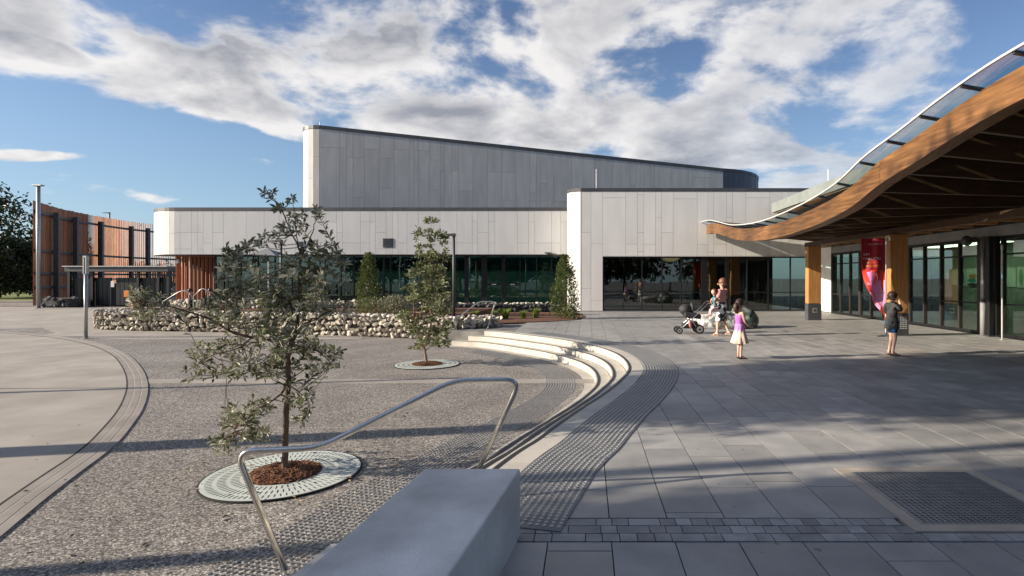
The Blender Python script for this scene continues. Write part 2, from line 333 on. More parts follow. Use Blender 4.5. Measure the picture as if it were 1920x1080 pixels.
M['postd'] = mat('dark_steel', (.05, .052, .058), (.07, .072, .08), .5, 3)
M['stone'] = mat('cream_rubble_stone', (.31, .28, .225), (.56, .51, .42), .85, 7, 8, bump=.6, bscale=30, rand=.32, hue=.02)
M['stone_d'] = mat('dark_basalt_stone', (.045, .045, .05), (.085, .085, .09), .8, 8, 8, bump=.5, bscale=30, rand=.2)
M['mulch'] = mat('bark_mulch', (.07, .032, .018), (.20, .085, .045), .95, 55, 6, bump=1.0, bscale=60, bdist=.03)
M['chip'] = mat('bark_chip', (.09, .038, .02), (.26, .12, .06), .9, 5, rand=.5)
M['grate'] = mat('pale_green_grate', (.46, .50, .46), (.58, .62, .57), .55, 3, 8, big=.1)
M['slot'] = mat('grate_slot', (.012, .012, .012), None, .9)
M['bark'] = mat('tree_bark', (.07, .045, .03), (.16, .11, .075), .9, 9, 8, stretch=(1, 1, .3), bump=.6, bscale=50)
M['bark_p'] = mat('pale_bark', (.20, .15, .10), (.32, .26, .19), .9, 9, 8, stretch=(1, 1, .3), bump=.5, bscale=50)
M['leaf_b'] = leafmat('banksia_leaf', (.135, .155, .068), (.42, .41, .31), .48)
M['leaf_g'] = leafmat('young_tree_leaf', (.105, .125, .042), (.24, .26, .13), .5)
M['leaf_s'] = leafmat('columnar_shrub_leaf', (.075, .105, .022), (.14, .17, .05), .45)
M['leaf_d'] = leafmat('dark_tree_leaf', (.022, .036, .014), (.04, .055, .022), .5)
M['grassy'] = leafmat('strap_leaf', (.16, .23, .03), (.2, .26, .05), .5)
M['leaf_r'] = leafmat('red_flower', (.30, .02, .02), (.3, .03, .03), .5)
M['grass'] = mat('mown_grass', (.10, .13, .02), (.19, .21, .035), .9, 8)
M['asphalt'] = mat('asphalt', (.10, .098, .095), (.14, .137, .13), .85, 3, 6)
M['white'] = mat('white_paint', (.75, .75, .74), None, .4)
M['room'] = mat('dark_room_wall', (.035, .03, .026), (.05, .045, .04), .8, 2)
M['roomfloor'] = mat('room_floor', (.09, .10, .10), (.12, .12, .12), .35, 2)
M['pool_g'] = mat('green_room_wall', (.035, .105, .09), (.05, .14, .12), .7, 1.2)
M['gallery'] = mat('gallery_wall', (.26, .33, .24), None, .8)
M['skin'] = mat('skin', (.60, .36, .26), (.66, .41, .30), .5, 8)
M['orange'] = mat('orange_paint', (.75, .22, .02), None, .45)
# ------------------------------------------------------------------ ground
nos_pts = [(-5.0, 18.45), (-3.30, 17.86), (-2.55, 17.33), (-1.6, 16.37), (-.63, 15.24), (.21, 13.8), (.57, 12.8), (.735, 11.95), (.79, 11.05), (.75, 10.28), (.61, 9.56), (.385, 8.71), (.12, 7.89), (-.09, 7.31), (-.28, 6.75), (-.44, 6.25), (-.57, 5.82), (-.70, 5.49), (-.84, 5.04), (-.98, 4.45), (-1.10, 3.9), (-1.17, 3.58)]
NOS = Path(smooth_path([(x, y, 0) for x, y in nos_pts], 5))
s_start = min(range(400), key=lambda i: (NOS.at(i*.02)[0]-Vector((-3.3, 17.86))).length)*.02
def ribbon(path, a, b, d0, d1, z0, z1, ds=.15, flare=None):   # solid ribbon between two offsets (positive = towards the court)
    n = max(2, int((b-a)/ds)); q = MB(); vs = []; fs = []
    for i in range(n+1):
        s = a+(b-a)*i/n; fl = flare(s) if flare else 1
        p, r = path.off(s, d0*fl), path.off(s, d1*fl)
        vs += [(p.x, p.y, z0), (r.x, r.y, z0), (r.x, r.y, z1), (p.x, p.y, z1)]
    for i in range(n):
        k = i*4
        for j in range(4): fs.append((k+j, k+(j+1) % 4, k+4+(j+1) % 4, k+4+j))
    fs += [(3, 2, 1, 0), (n*4, n*4+1, n*4+2, n*4+3)]
    return q.add(vs, fs)
def side(x, y):                          # >0: on the plaza side of the top nosing
    best = 1e9; r = 0
    for i in range(0, len(NOS.p)-1):
        a, b = NOS.p[i], NOS.p[i+1]; d = b-a; t = max(0, min(1, ((x-a.x)*d.x+(y-a.y)*d.y)/d.length_squared)); c = a+d*t
        e = (x-c.x)**2+(y-c.y)**2
        if e < best: best = e; r = (d.x*(y-a.y)-d.y*(x-a.x)); 
    return math.sqrt(best)*(1 if r > 0 else -1)
flare = lambda s: 1+.22*max(0, min(1, (s-(NOS.L-2.2))/2.2))
q = MB(); q.add([(-1500, -300, LOW-.06), (1500, -300, LOW-.06), (1500, 2500, LOW-.06), (-1500, 2500, LOW-.06)], [(0, 1, 2, 3)])
struct('ground', q.mesh(), M['asphalt'])
q = MB(); q.prism([(-60, -12), (-.4, -12), (-.4, 3), (1.6, 8), (1.6, 14), (-3, 20.5), (-60, 20.5)], LOW-.05, LOW)
struct('pebble_court', q.mesh(), M['pebble'])
q = MB(); q.prism([(-75, 20.5), (-3, 20.5), (-3, 23), (-22, 31), (-31, 41.5), (-75, 41.5)], LOW-.05, LOW+.002)
struct('path', q.mesh(), M['concrete_l'])
# pale bands crossing the court
q = MB(); q.span((-12.2, 11.25, LOW-.02), (.15, 11.72, LOW+.004)); q.span((-17.2, 19.45, LOW-.02), (-8, 19.95, LOW+.004))
struct('concrete_band', q.mesh(), M['concrete_l'])
q = MB(); q.prism([(-23.6, 24.0), (-20.6, 21.5), (-20.6, 20.503), (-28.5, 20.503)], LOW, LOW+.006); struct('pebble_strip', q.mesh(), M['pebble'])
# round concrete forecourt on the left with its kerb of three rings
kp = [(-3.2, -.2), (-4.15, 2.3), (-4.85, 3.9), (-5.49, 5.19), (-5.84, 5.95), (-6.25, 6.85), (-6.83, 7.83), (-7.7, 9.15), (-9.09, 10.97), (-10.95, 13.1), (-13.4, 15.6), (-16.3, 18.0), (-19.8, 20.2), (-25.7, 22.6), (-34, 24.2), (-48, 25)]
KP = Path(smooth_path([(x, y, 0) for x, y in kp], 5))
q = MB(); q.prism([(p.x, p.y) for p in KP.p] + [(-60, 22), (-60, -6), (-8, -6)], LOW-.03, LOW+.010)
struct('round_forecourt', q.mesh(), M['concrete_l'])
for i, (a, b) in enumerate(((.012, .105), (.125, .215), (.235, .32))):
    struct('kerb_ring', ribbon(KP, 0, KP.L, a, b, LOW-.04, LOW+.014+.001*i, .3).mesh(), M['kerb'])
struct('kerb_joint', ribbon(KP, 0, KP.L, .105, .125, LOW-.04, LOW+.012, .3).mesh(), M['kerb_edge'])
struct('kerb_joint', ribbon(KP, 0, KP.L, .215, .235, LOW-.04, LOW+.012, .3).mesh(), M['kerb_edge'])
struct('kerb_joint', ribbon(KP, 0, KP.L, -.012, .010, LOW-.04, LOW+.016, .3).mesh(), M['slot'])
# dark strip painted for the thin shadow line across the forecourt
q = MB(); q.box((-13, 10.60, LOW+.012), (9.2, .012, .006), rz=R(2)); struct('forecourt_shadow_line', q.mesh(), M['slot'])

q = MB(); q.box((-4.3, 7.9, LOW+.001), (4.6, .012, .006), rz=R(1)); struct('court_joint', q.mesh(), M['kerb_edge'])
# plaza slab under the pavers
edge_poly = [NOS.off(i*.25, -.03) for i in range(int(NOS.L/.25)+1)]
poly = [(p.x, p.y) for p in edge_poly][::-1]     # near -> far
q = MB(); q.prism([(-.60, 3.5), (-.60, -12), (40, -12), (40, 60), (-40, 60), (-40, 34), (-24.5, 31), (-22.5, 24.6), (-4.6, 20.2), (-5.0, 18.6)][:0] or ([(-.62, -12)] + [(-.62, 3.55)] + poly + [(-5.0, 20.4), (-21, 24.6), (-24.5, 30.5), (-24.5, 60), (40, 60), (40, -12)]), LOW-.3, -.035)
struct('plaza_base', q.mesh(), M['mortar'])
plaza = struct('plaza_paving', None); MW[plaza.name] = Matrix()
# three curved steps, each cut into blocks
steps = struct('curved_steps', None)
for k in range(3):
    z1 = -.143*k; a = s_start-(0, .42, .85)[k]; b = NOS.L
    d0, d1 = (-.30, .012) if k == 0 else (.30*k-.30, .30*k+.012)
    L = (2.05, 2.45, 2.2)[k]; s = a
    while s < b-.05:
        e = min(b, s+L)
        if b-e < .8: e = b
        blk = ribbon(NOS, s+.004, e-.004, d0 if k == 0 else d0+.014, d1-.012, z1-.143, z1+(.004 if k == 0 else 0), .12, flare if k else None).obj('step_block', M['concrete_s'], steps)
        s = e
    # black slip-resistant edge strip set just behind each nosing
    st = ribbon(NOS, a+.1, b, d1-.012-.075, d1-.012-.025, z1, z1+.007, .15, flare if k else None).obj('edge_strip', M['black'], steps)
q = ribbon(NOS, s_start-.85, NOS.L, .0, .84, LOW-.2, LOW+.002, .2, flare).obj('step_footing', M['concrete_s'], steps)
for o in list(bpy.data.objects):
    if o.name.startswith('step_footing'):
        pass
# tactile paving: a strip of slabs with steel studs on top of and below the steps
def stud_mesh():
    q = MB(); q.lathe((0, 0, 0), [(.0175, 0), (.0165, .002), (.0125, .005), (.004, .0056)], 9); return q.mesh('stud', smooth=False)
STUD = stud_mesh(); STUD.materials.append(M['stud'])
def tactile(label, a, b, d0, z, near_parts, rows=12, sp=.052):
    base = ribbon(NOS, a, b, d0, d0+rows*sp*(-1 if d0 < 0 else 1), z-.02, z+.004, .15)
    bo = struct('tactile_strip', base.mesh() if label == 'upper' else None, M['tact_base'] if label == 'upper' else None)
    pts = []
    n = int((b-a)/sp)
    for i in range(n):
        for r in range(rows):
            s = a+sp*(i+.5); d = d0+(r+.5)*sp*(-1 if d0 < 0 else 1)
            p = NOS.off(s, d); pts.append((p.x, p.y, z+.004))
    pts.sort(key=lambda p: p[0]**2+p[1]**2)
    for p in pts[:near_parts]:
        o = ob('stud', STUD, bo); o.location = p
    q = MB(); tv = [v.co.copy() for v in STUD.vertices]; tf = [tuple(f.vertices) for f in STUD.polygons]
    for p in pts[near_parts:]: q.add([(v.x+p[0], v.y+p[1], v.z+p[2]) for v in tv], tf)
    o = q.obj('studs', M['stud'], bo); o['kind'] = 'stuff'
tactile('upper', s_start+1.5, NOS.L-.34, -.32, .004, 300, 12)
tactile('lower', s_start+1.0, NOS.L+.1, 1.0, LOW-.002, 300, 12)

# pavers
def cube_in(mname):
    k = 'unit_'+mname
    if k in bpy.data.meshes: return bpy.data.meshes[k]
    me = MB().box((0, 0, 0), (1, 1, 1)).mesh(k); me.materials.append(M[mname]); return me
def piece(name, mname, parent, c, d, rz=0, col=None):
    o = ob(name, cube_in(mname), parent); o.location = c; o.scale = d; o.rotation_euler = (0, 0, rz); return o
prng = random.Random(3); cells = []
PIT = (2.206, 3.72, 3.444, 4.98)
i = -6
x = -2.30
while x < 12.0:
    y = -2.0+prng.uniform(0, .8)
    x1 = min(x+.41, 11.92)
    while y < 28.4:
        l = prng.choice((.6, .8, .8, .9, 1.0)); y1 = y+l
        segs = []
        lo, hi = max(y, -2), min(y1, 28.45)
        # leave the band of small setts at 3.58..3.93 and the grate free
        parts_ = [(lo, hi)]
        for (bx0, by0, bx1, by1) in ((-5, 3.575, 20, 3.935), PIT):
            if x1 > bx0+.004 and x < bx1-.004:
                np_ = []
                for u, v in parts_:
                    if v <= by0 or u >= by1: np_.append((u, v)); continue
                    if by0-u > .05: np_.append((u, by0))
                    if v-by1 > .05: np_.append((by1, v))
                parts_ = np_
        for u, v in parts_:
            if v-u > .08: segs.append((x, u, x1, v))
        for sgm in segs:
            xx0 = sgm[0]
            if sgm[3] > 3.58:
                cs = [side(cx, cy) for cx in (sgm[0], sgm[2]) for cy in (sgm[1], sgm[3])] if sgm[0] < 1.2 else [1]
                if min(cs) < .10: 
                    if side(sgm[2], (sgm[1]+sgm[3])/2) < .25: continue
                    # shorten pieces that would cross the edge
                    ok = [t for t in (sgm[1]+(sgm[3]-sgm[1])*j/6 for j in range(7)) if side(sgm[0], t) > .06 and side(sgm[2], t) > .06]
                    if len(ok) < 2: continue
                    sgm = (sgm[0], min(ok), sgm[2], max(ok))
            elif sgm[2] < -.45: continue
            elif sgm[0] < -.60: sgm = (-.60,)+tuple(sgm[1:])
            cells.append(sgm)
        y = y1
    x += .41
def psize(c):                           # rough size in the picture
    y = max((c[1]+c[3])/2, .5); u = (c[0]+c[2])/2/y
    vis = (-1.1 < u < .8) and y > 2.6
    return -((c[2]-c[0])*(c[3]-c[1])/y**3) if vis else 1
cells.sort(key=psize)
q = MB()
for j, c in enumerate(cells):
    ctr = ((c[0]+c[2])/2, (c[1]+c[3])/2, -.02+prng.uniform(-.0009, .0009)); d = (c[2]-c[0]-.008, c[3]-c[1]-.009, .04)
    if j < 296:
        piece('paver', 'paver_w' if prng.random() < .012 else 'paver', plaza, ctr, d)
    else: q.box(ctr, d)
me = q.mesh('paver_field')
o = ob('paver_field', me, plaza, M['paver']); o['kind'] = 'stuff'
# band of small setts
x = -.42; n_s = 0; qs = MB()
rows = [(3.585, 3.695), (3.70, 3.81), (3.815, 3.925)]
for r, (a, b) in enumerate(rows):
    x = -.60+prng.uniform(0, .05)
    while x < 11.8:
        w = prng.choice((.11, .11, .115, .22))
        if b > PIT[1] and x+w > PIT[0] and x < PIT[2]:
            if x < PIT[0]-.04: w = PIT[0]-x
            else: x = PIT[2]; continue
        c = (x+w/2, (a+b)/2, -.019+prng.uniform(-.0015, .0015))
        if x < 4.1: piece('sett', 'cobble', plaza, c, (w-.006, b-a-.006, .04))
        else: qs.box(c, (w-.006, b-a-.006, .04))
        x += w
o = qs.obj('sett_field', M['cobble'], plaza); o['kind'] = 'stuff'

# floor grate over the pit
t = thing('floor_grate', 'rectangular steel floor grating in a pale stone surround set into the dark paving', 'floor grate', (2.73, 4.35, 0))
M['tan'] = mat('tan_concrete_surround', (.38, .325, .26), (.48, .41, .33), .75, 4, 8, bump=.2, bscale=120)
q = MB(); x0, y0, x1, y1 = PIT[0]+.006, PIT[1]+.006, PIT[2]-.006, PIT[3]-.006
w = .105
q.span((x0, y1-w, -.04), (x1, y1, .003)); q.obj('surround', M['tan'], t, bevel=.002)
q = MB(); q.span((x0, y0, -.04), (x1, y0+w, .003))
q.obj('surround', M['tan'], t, bevel=.002)
q = MB(); q.span((x0, y0+w, -.04), (x0+w, y1-w, .003)); q.obj('surround', M['tan'], t, bevel=.002)
q = MB(); q.span((x1-w, y0+w, -.04), (x1, y1-w, .003)); q.obj('surround', M['tan'], t, bevel=.002)
gx0, gx1, gy0, gy1 = x0+w+.004, x1-w-.004, y0+w+.004, y1-w-.004
q = MB()
for a, b in (((gx0, gy0, -.04), (gx1, gy0+.012, .004)), ((gx0, gy1-.012, -.04), (gx1, gy1, .004)), ((gx0, gy0+.012, -.04), (gx0+.012, gy1-.012, .004)), ((gx1-.012, gy0+.012, -.04), (gx1, gy1-.012, .004))): q.span(a, b)
q.obj('grate_frame', M['galv'], t)
BAR = MB().box((0, 0, 0), (.009, gy1-gy0-.03, .03)).mesh('bar'); BAR.materials.append(M['galv'])
k = 24
for i in range(k):
    o = ob('bar', BAR, t); o.matrix_parent_inverse = Matrix.Translation((-2.73, -4.35, 0)); o.location = (gx0+.02+(gx1-gx0-.04)*i/(k-1), (gy0+gy1)/2, -.013)
q = MB()
for i in range(34): q.box(((gx0+gx1)/2, gy0+.03+(gy1-gy0-.06)*i/33, -.001), (gx1-gx0-.03, .010, .008))
q.obj('cross_rods', M['galv'], t)
q = MB(); q.span((gx0, gy0, -.06), (gx1, gy1, -.034)); q.obj('sump', M['slot'], t)

# bench and its footing
t = tag(MB().prism([(-.44, 3.68), (-1.075, 3.68), (-1.46, .2), (-.83, .2)], LOW, .44).obj('concrete_bench', M['concrete_g'], bevel=.012), 'long grey cast concrete bench in the foreground beside the handrail', 'bench')
struct('bench_footing', MB().prism([(-.60, 3.57), (-1.64, 3.57), (-2.1, .2), (-.9, .2)], LOW-.1, -.004).mesh(bevel=.008), M['concrete_g'])

# handrails
def handrail(label, pts, feet, group='stainless handrails beside the curved steps'):
    t = thing('handrail', label, 'handrail', feet[0], group)
    q = MB(); q.tube(fillet(pts, .14, 7), .0215, 14); q.obj('rail', M['steel'], t, smooth=True)
    for f in feet:
        q = MB(); q.lathe(f, [(.045, -.002), (.045, .006), (.025, .010), (.023, .03)], 18); q.obj('flange', M['steel'], t, smooth=False)
    return t
handrail('bright tubular stainless handrail rising over the steps in front of the bench end', [(-2.16, 4.0, LOW), (-2.50, 3.95, .47), (-1.94, 4.02, .47), (-1.04, 4.36, .90), (-.52, 4.40, .90), (-.95, 4.55, 0)], [(-2.16, 4.0, LOW+.002), (-.95, 4.55, .004)])
handrail('small tubular steel handrail at the far end of the curved steps beside the rubble wall', [(-3.33, 18.6, 0), (-3.06, 18.6, .92), (-3.62, 18.6, .92), (-4.25, 18.55, .42), (-4.45, 18.55, .42), (-4.3, 18.5, -.2)], [(-3.33, 18.6, .0)])

# tree grates
def tree_grate(label, c, R0, r_in, slots):
    t = thing('tree_grate', label, 'tree grate', (c[0], c[1], LOW), 'round tree grates in the pebble court')
    n = 72; q = MB(); vs = []; 
    for rr, zz in ((r_in, LOW), (r_in, LOW+.022), (R0, LOW+.022), (R0, LOW)):
        vs += [(c[0]+rr*math.cos(2*math.pi*i/n), c[1]+rr*math.sin(2*math.pi*i/n), zz) for i in range(n)]
    q.add(vs, [(k*n+i, k*n+(i+1) % n, (k+1)*n+(i+1) % n, (k+1)*n+i) for k in range(3) for i in range(n)])
    q.obj('ring', M['grate'], t)
    vs = []; q = MB()
    for rr, zz in ((R0+.002, LOW), (R0+.002, LOW+.02), (R0+.02, LOW+.02), (R0+.02, LOW)):
        vs += [(c[0]+rr*math.cos(2*math.pi*i/n), c[1]+rr*math.sin(2*math.pi*i/n), zz) for i in range(n)]
    q.add(vs, [(k*n+i, k*n+(i+1) % n, (k+1)*n+(i+1) % n, (k+1)*n+i) for k in range(3) for i in range(n)])
    q.obj('edge_ring', M['slot'], t)
    if slots:                              # slots open in two or three bands, shallow dark recesses
        q = MB()
        for band, (ra, rb, cnt) in enumerate(((r_in+.045, r_in+.125, 56), (r_in+.165, r_in+.245, 72), (r_in+.285, r_in+.35, 84))):
            if rb > R0-.03: break
            for i in range(cnt):
                a = 2*math.pi*(i+.5*(band % 2))/cnt; rm = (ra+rb)/2
                q.box((c[0]+rm*math.cos(a), c[1]+rm*math.sin(a), LOW+.0225), (rb-ra, .0075, .0035), rz=a)
        q.obj('slots', M['slot'], t)['kind'] = 'stuff'
    # mulch mound with bark chips
    q = MB(); vs = [(c[0], c[1], LOW+.06)]; fs = []; mr = random.Random(5); nn = 48
    for k in range(1, 7):
        for i in range(nn):
            rr = r_in*k/6*1.01; vs.append((c[0]+rr*math.cos(2*math.pi*i/nn), c[1]+rr*math.sin(2*math.pi*i/nn), LOW+.018+.045*(1-(k/6)**2)+mr.uniform(-.006, .006)))
    fs = [(0, 1+i, 1+(i+1) % nn) for i in range(nn)] + [(1+k*nn+i, 1+(k+1)*nn+i, 1+(k+1)*nn+(i+1) % nn, 1+k*nn+(i+1) % nn) for k in range(5) for i in range(nn)]
    q.add(vs, fs); mo = q.obj('mulch', M['mulch'], t)
    q = MB()
    for i in range(1500 if slots else 350):
        a = mr.uniform(0, 6.283); rr = r_in*math.sqrt(mr.random())*1.0; z = LOW+.022+.045*(1-(rr/r_in)**2)+mr.uniform(0, .014)
        q.box((c[0]+rr*math.cos(a), c[1]+rr*math.sin(a), z), (mr.uniform(.02, .065), mr.uniform(.006, .014), .004), M=Euler((mr.uniform(-.5, .5), mr.uniform(-.5, .5), mr.uniform(0, 3.14))).to_matrix())
    q2 = q.obj('bark_chips', M['chip'], mo); q2['kind'] = 'stuff'
    return t
TC1 = (-3.28, 6.02); TC2 = (-3.93, 13.67)
tree_grate('larger pale green slotted grate ring around the near tree, bark mulch inside', TC1, .765, .37, True)
tree_grate('smaller looking pale grate ring around the slender far tree below the steps', TC2, .76, .36, True)
# ------------------------------------------------------------------ buildings
def arc(cx, cy, r, a0, a1, n): return [(cx+r*math.cos(R(a0+(a1-a0)*i/n)), cy+r*math.sin(R(a0+(a1-a0)*i/n))) for i in range(n+1)]
def out_pt(path, s, d):                  # d outwards (to the right of travel = towards the camera for a path running +X)
    p, t = path.at(max(0, min(path.L-1e-4, s))); return Vector((p.x+t.y*d, p.y-t.x*d))
def panel(path, s0, s1, zb, zt, parent, mname, th=.03, gap=.011, name='panel', d0=.0):
    pa, pb = out_pt(path, s0+gap/2, d0), out_pt(path, s1-gap/2, d0); t = (pb-pa).normalized(); n = Vector((t.y, -t.x))*th
    zb = zb if hasattr(zb, '__len__') else (zb, zb); zt = zt if hasattr(zt, '__len__') else (zt, zt)
    q = MB(); q.prism([(pa.x+n.x, pa.y+n.y), (pb.x+n.x, pb.y+n.y), (pb.x, pb.y), (pa.x, pa.y)], [zb[0]+gap/2, zb[1]+gap/2, zb[1]+gap/2, zb[0]+gap/2], [zt[0]-gap/2, zt[1]-gap/2, zt[1]-gap/2, zt[0]-gap/2])
    return q.obj(name, M[mname], parent)
def wall_strip(path, s0, s1, zb, zt, d0, d1, name, mname, parent, ds=.4):
    k = max(1, int((s1-s0)/ds)); zf = zt if callable(zt) else (lambda s: zt); vs = []; fs = []
    knots = sorted(set([s0, s1]+[l for l in path.l if s0 < l < s1]))
    for s in knots:
        p, r = out_pt(path, s, d0), out_pt(path, s, d1); z = zf(s)
        vs += [(p.x, p.y, zb(s) if callable(zb) else zb), (r.x, r.y, zb(s) if callable(zb) else zb), (r.x, r.y, z), (p.x, p.y, z)]
    for i in range(len(knots)-1):
        for j in range(4): fs.append((i*4+j, i*4+(j+1) % 4, i*4+4+(j+1) % 4, i*4+4+j))
    e = (len(knots)-1)*4; fs += [(3, 2, 1, 0), (e, e+1, e+2, e+3)]
    return MB().add(vs, fs).obj(name, M[mname], parent)

# --- centre block
def pz(y, Y): return H-(y-CY)/F*Y
FY = 28.6
cb = thing('entrance_building', 'white panelled entrance block in the centre with a wide dark glazed shopfront', 'building', (5, FY, 0))
cp = Path([(-1.0, 42)]+[(-1.0, FY+.70), (-.78, FY+.22), (-.30, FY), (12.0, FY)])
s_front = cp.l[3]
TOPZ = 6.18
wall_strip(cp, 0, cp.L, 2.86, TOPZ, -.25, -.004, 'wall', 'joint', cb)
wall_strip(cp, 0, s_front+1.12, 0, 2.855, -.25, -.004, 'wall', 'joint', cb)
q = MB(); q.span((11.56, FY+.004, 0), (12.0, FY+.25, 2.855)); q.obj('wall', M['joint'], cb)
wall_strip(cp, 0, cp.L+0, TOPZ, TOPZ+.17, -.3, .05, 'coping', 'coping', cb)
q = MB(); q.add([(-.9, FY+.2, TOPZ+.05), (30, FY+.2, TOPZ+.05), (30, 42, TOPZ+.05), (-.9, 42, TOPZ+.05)], [(0, 1, 2, 3)]); q.obj('roof', M['coping'], cb)
for a, b, brk in ((cp.l[1]-2.4, cp.l[1]-1.2, [2.0]), (cp.l[1]-1.2, cp.l[1], [1.3, 4.4]), (cp.l[1], cp.l[2], [2.9]), (cp.l[2], cp.l[3], [4.4, 2.1])):
    zz = [0.03]+sorted(brk)+[TOPZ]
    for z0, z1 in zip(zz, zz[1:]): panel(cp, a, b, z0, z1, cb, 'panel')
cols = [1090, 1108, 1130, 1173, 1195, 1207, 1229, 1240, 1262, 1307, 1327, 1338, 1362, 1373, 1398, 1443, 1466, 1478, 1500, 1516, 1536.4]
brks = [[436, 541], [457, 563], [371], [458], [365, 436, 472], [458], [408], [436], [373], [458], [473], [458], [408], [], [371], [430], [395, 468], [452], [380], [440, 545]]
for a, b, br in zip(cols, cols[1:], brks):
    xa, xb = (a-CX)/F*FY, (b-CX)/F*FY; bot = .03 if (xb < .9 or xa > 11.4) else 2.875
    zz = [bot]+sorted(pz(y, FY) for y in br)+[TOPZ]
    for z0, z1 in zip(zz, zz[1:]):
        if z1-z0 > .05: panel(cp, s_front+xa+.30, s_front+xb+.30, z0, z1, cb, 'panel')
q = MB(); q.span((.83, FY-.05, 2.835), (11.5, FY+.25, 2.872)); q.obj('head_flashing', M['panel'], cb)
q = MB(); q.span((-1.1, FY-.09, 0), (11.6, FY-.034, .03)); q.obj('sill_strip', M['galv'], cb)
def glazing(parent, x0, x1, y, z0, z1, mull, trans, thick=(), gl='glass', fr='frame', rw=.05):
    """framed glazing in a wall facing -Y: mullion positions, transom heights"""
    for zz, h in ((z0, .07), (z1, .07)):
        piece('frame', fr, parent, ((x0+x1)/2, y, zz+(h/2 if zz == z0 else -h/2)), (x1-x0, .10, h)).matrix_parent_inverse = MW[parent.name].inverted()
    ms = sorted([(x0+rw/2, rw), (x1-rw/2, rw)]+[(m, .05) for m in mull]+[(m, w) for m, w in thick])
    for m_, w in ms: piece('mullion', fr, parent, (m_, y, (z0+z1)/2), (w, .104, z1-z0-.142))
    for (a, wa), (b, wb) in zip(ms, ms[1:]):
        xa, xb = a+wa/2, b-wb/2; zs = [z0+.07]+[t for t in trans]+[z1-.07]
        for t in trans: piece('transom', fr, parent, ((xa+xb)/2, y, t), (xb-xa, .08, .045))
        for i, (u, v) in enumerate(zip(zs, zs[1:])):
            u2 = u+(.0225 if i else 0); v2 = v-(.0225 if i < len(zs)-2 else 0)
            piece('pane', gl, parent, ((xa+xb)/2, y+.01, (u2+v2)/2), (xb-xa, .008, v2-u2))
X = lambda px: (px-CX)/F*FY
glazing(cb, .85, 11.42, FY+.10, .02, 2.83, [X(1204), X(1241.7), X(1278.3), X(1401.7), X(1441.7), X(1483)], [pz(548, FY)], [(X(1321.5), .34), (X(1364), .2)])
q = MB(); q.box((X(1168), FY+.10, .5), (.04, .08, .84)); q.obj('mullion', M['frame'], cb)
# room behind
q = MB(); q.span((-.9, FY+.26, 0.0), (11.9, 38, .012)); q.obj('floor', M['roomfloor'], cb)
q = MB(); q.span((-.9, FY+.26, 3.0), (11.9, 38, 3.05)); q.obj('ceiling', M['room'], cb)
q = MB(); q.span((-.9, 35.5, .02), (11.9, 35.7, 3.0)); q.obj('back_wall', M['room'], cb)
M['curtain'] = mat('timber_batten_screen', (.10, .07, .04), (.17, .12, .07), .7, 4)
for i in range(44):
    if i % 9 == 8: continue
    piece('batten', 'curtain', cb, (2.2+.125*i, 33.2, 1.5), (.06, .05, 2.95))
t = tag(MB().ball((X(1258)*1.06, 30.6, 3.02), (.62, .62, .42), 20, 10).obj('pendant_lamp', emit('pendant_shade', (.5, .40, .24), .25), smooth=True), 'large round pendant lamp hanging inside behind the central shopfront glass', 'lamp')
for k, (x, z) in enumerate(((X(1283)*1.1, 1.9), (X(1300)*1.1, 1.9))):
    tag(MB().box((x, 32.2, 1.05), (.34, .3, 1.6)).obj('display_plinth', M['galv'], bevel=.01), ('left' if k == 0 else 'right')+' one of two pale plinths inside the central shopfront', 'plinth')

# --- left wing: floating panelled band over recessed green glazing
WY = 32.0
wing = thing('low_wing', 'long low white panelled wing on the left with a rounded end and green glass below', 'building', (-12, WY, 0))
wp = Path([(-26.15, 48), (-26.15, 34.4)]+arc(-23.75, 34.4, 2.4, 180, 270, 12)[1:]+[(-1.02, WY)])
sF = wp.l[13]
ZB, ZT = 3.10, 5.60
wall_strip(wp, 0, wp.L, ZB, ZT, -.25, -.004, 'wall', 'joint', wing)
wall_strip(wp, 0, wp.L, ZT, ZT+.19, -.3, .05, 'coping', 'coping', wing)
for i in range(1, 13):
    br = [[3.9], [4.3], [], [3.75, 5.0], [], [3.8], [5.1]][(i*3) % 7]; zz = [ZB-.02]+sorted(br)+[ZT]
    for z0, z1 in zip(zz, zz[1:]): panel(wp, wp.l[i], wp.l[i+1], z0, z1, wing, 'panel')
for j in range(5):
    panel(wp, wp.l[1]-.8*(j+1), wp.l[1]-.8*j, ZB-.02, ZT, wing, 'panel')
wr = random.Random(11); s = sF; j = 0
pat = [.32, .62, .36, .30, .52, .62, 1.25, .98, .88, .32, .62, .36, 1.3, .62, .34, .98, .52]
while s < wp.L-.2:
    w = min(pat[j % len(pat)]*wr.choice((1, 1, 1.05)), wp.L-s)
    if wp.L-s-w < .25: w = wp.L-s
    br = wr.choice(([], [3.75], [3.75], [4.35], [4.95], [5.0, 3.75], [4.35, 3.4]) if w < .7 else ([], [], [3.75]))
    zz = [ZB-.02]+sorted(br)+[ZT]
    for z0, z1 in zip(zz, zz[1:]): panel(wp, s, s+w, z0, z1, wing, 'panel_w')
    s += w; j += 1
q = MB(); q.prism([(p.x, p.y) for p in wp.p[1:]]+[(-1.02, 33.3), (-24.9, 34.4)], ZB-.03, ZB+.0); q.obj('soffit', M['coping'], wing)
q = MB(); q.prism([(-24.8, 34.6), (-1.02, 34.6), (-1.02, 37), (-24.8, 48)], ZT-.1, ZT); q.obj('roof', M['coping'], wing)
GY = 33.3
x = -22.3; ms = []
thk = []
for px in (640, 664, 688, 732, 759, 782, 806, 829): ms.append((px-CX)/F*GY)
for px, w in ((875, .24), (908, .34), (944, .20), (720, .10)): thk.append(((px-CX)/F*GY, w))
for px in (852, 975, 1006, 1034): ms.append((px-CX)/F*GY)
for px in (420, 452, 484, 516, 548, 580, 610): ms.append((px-CX)/F*GY)
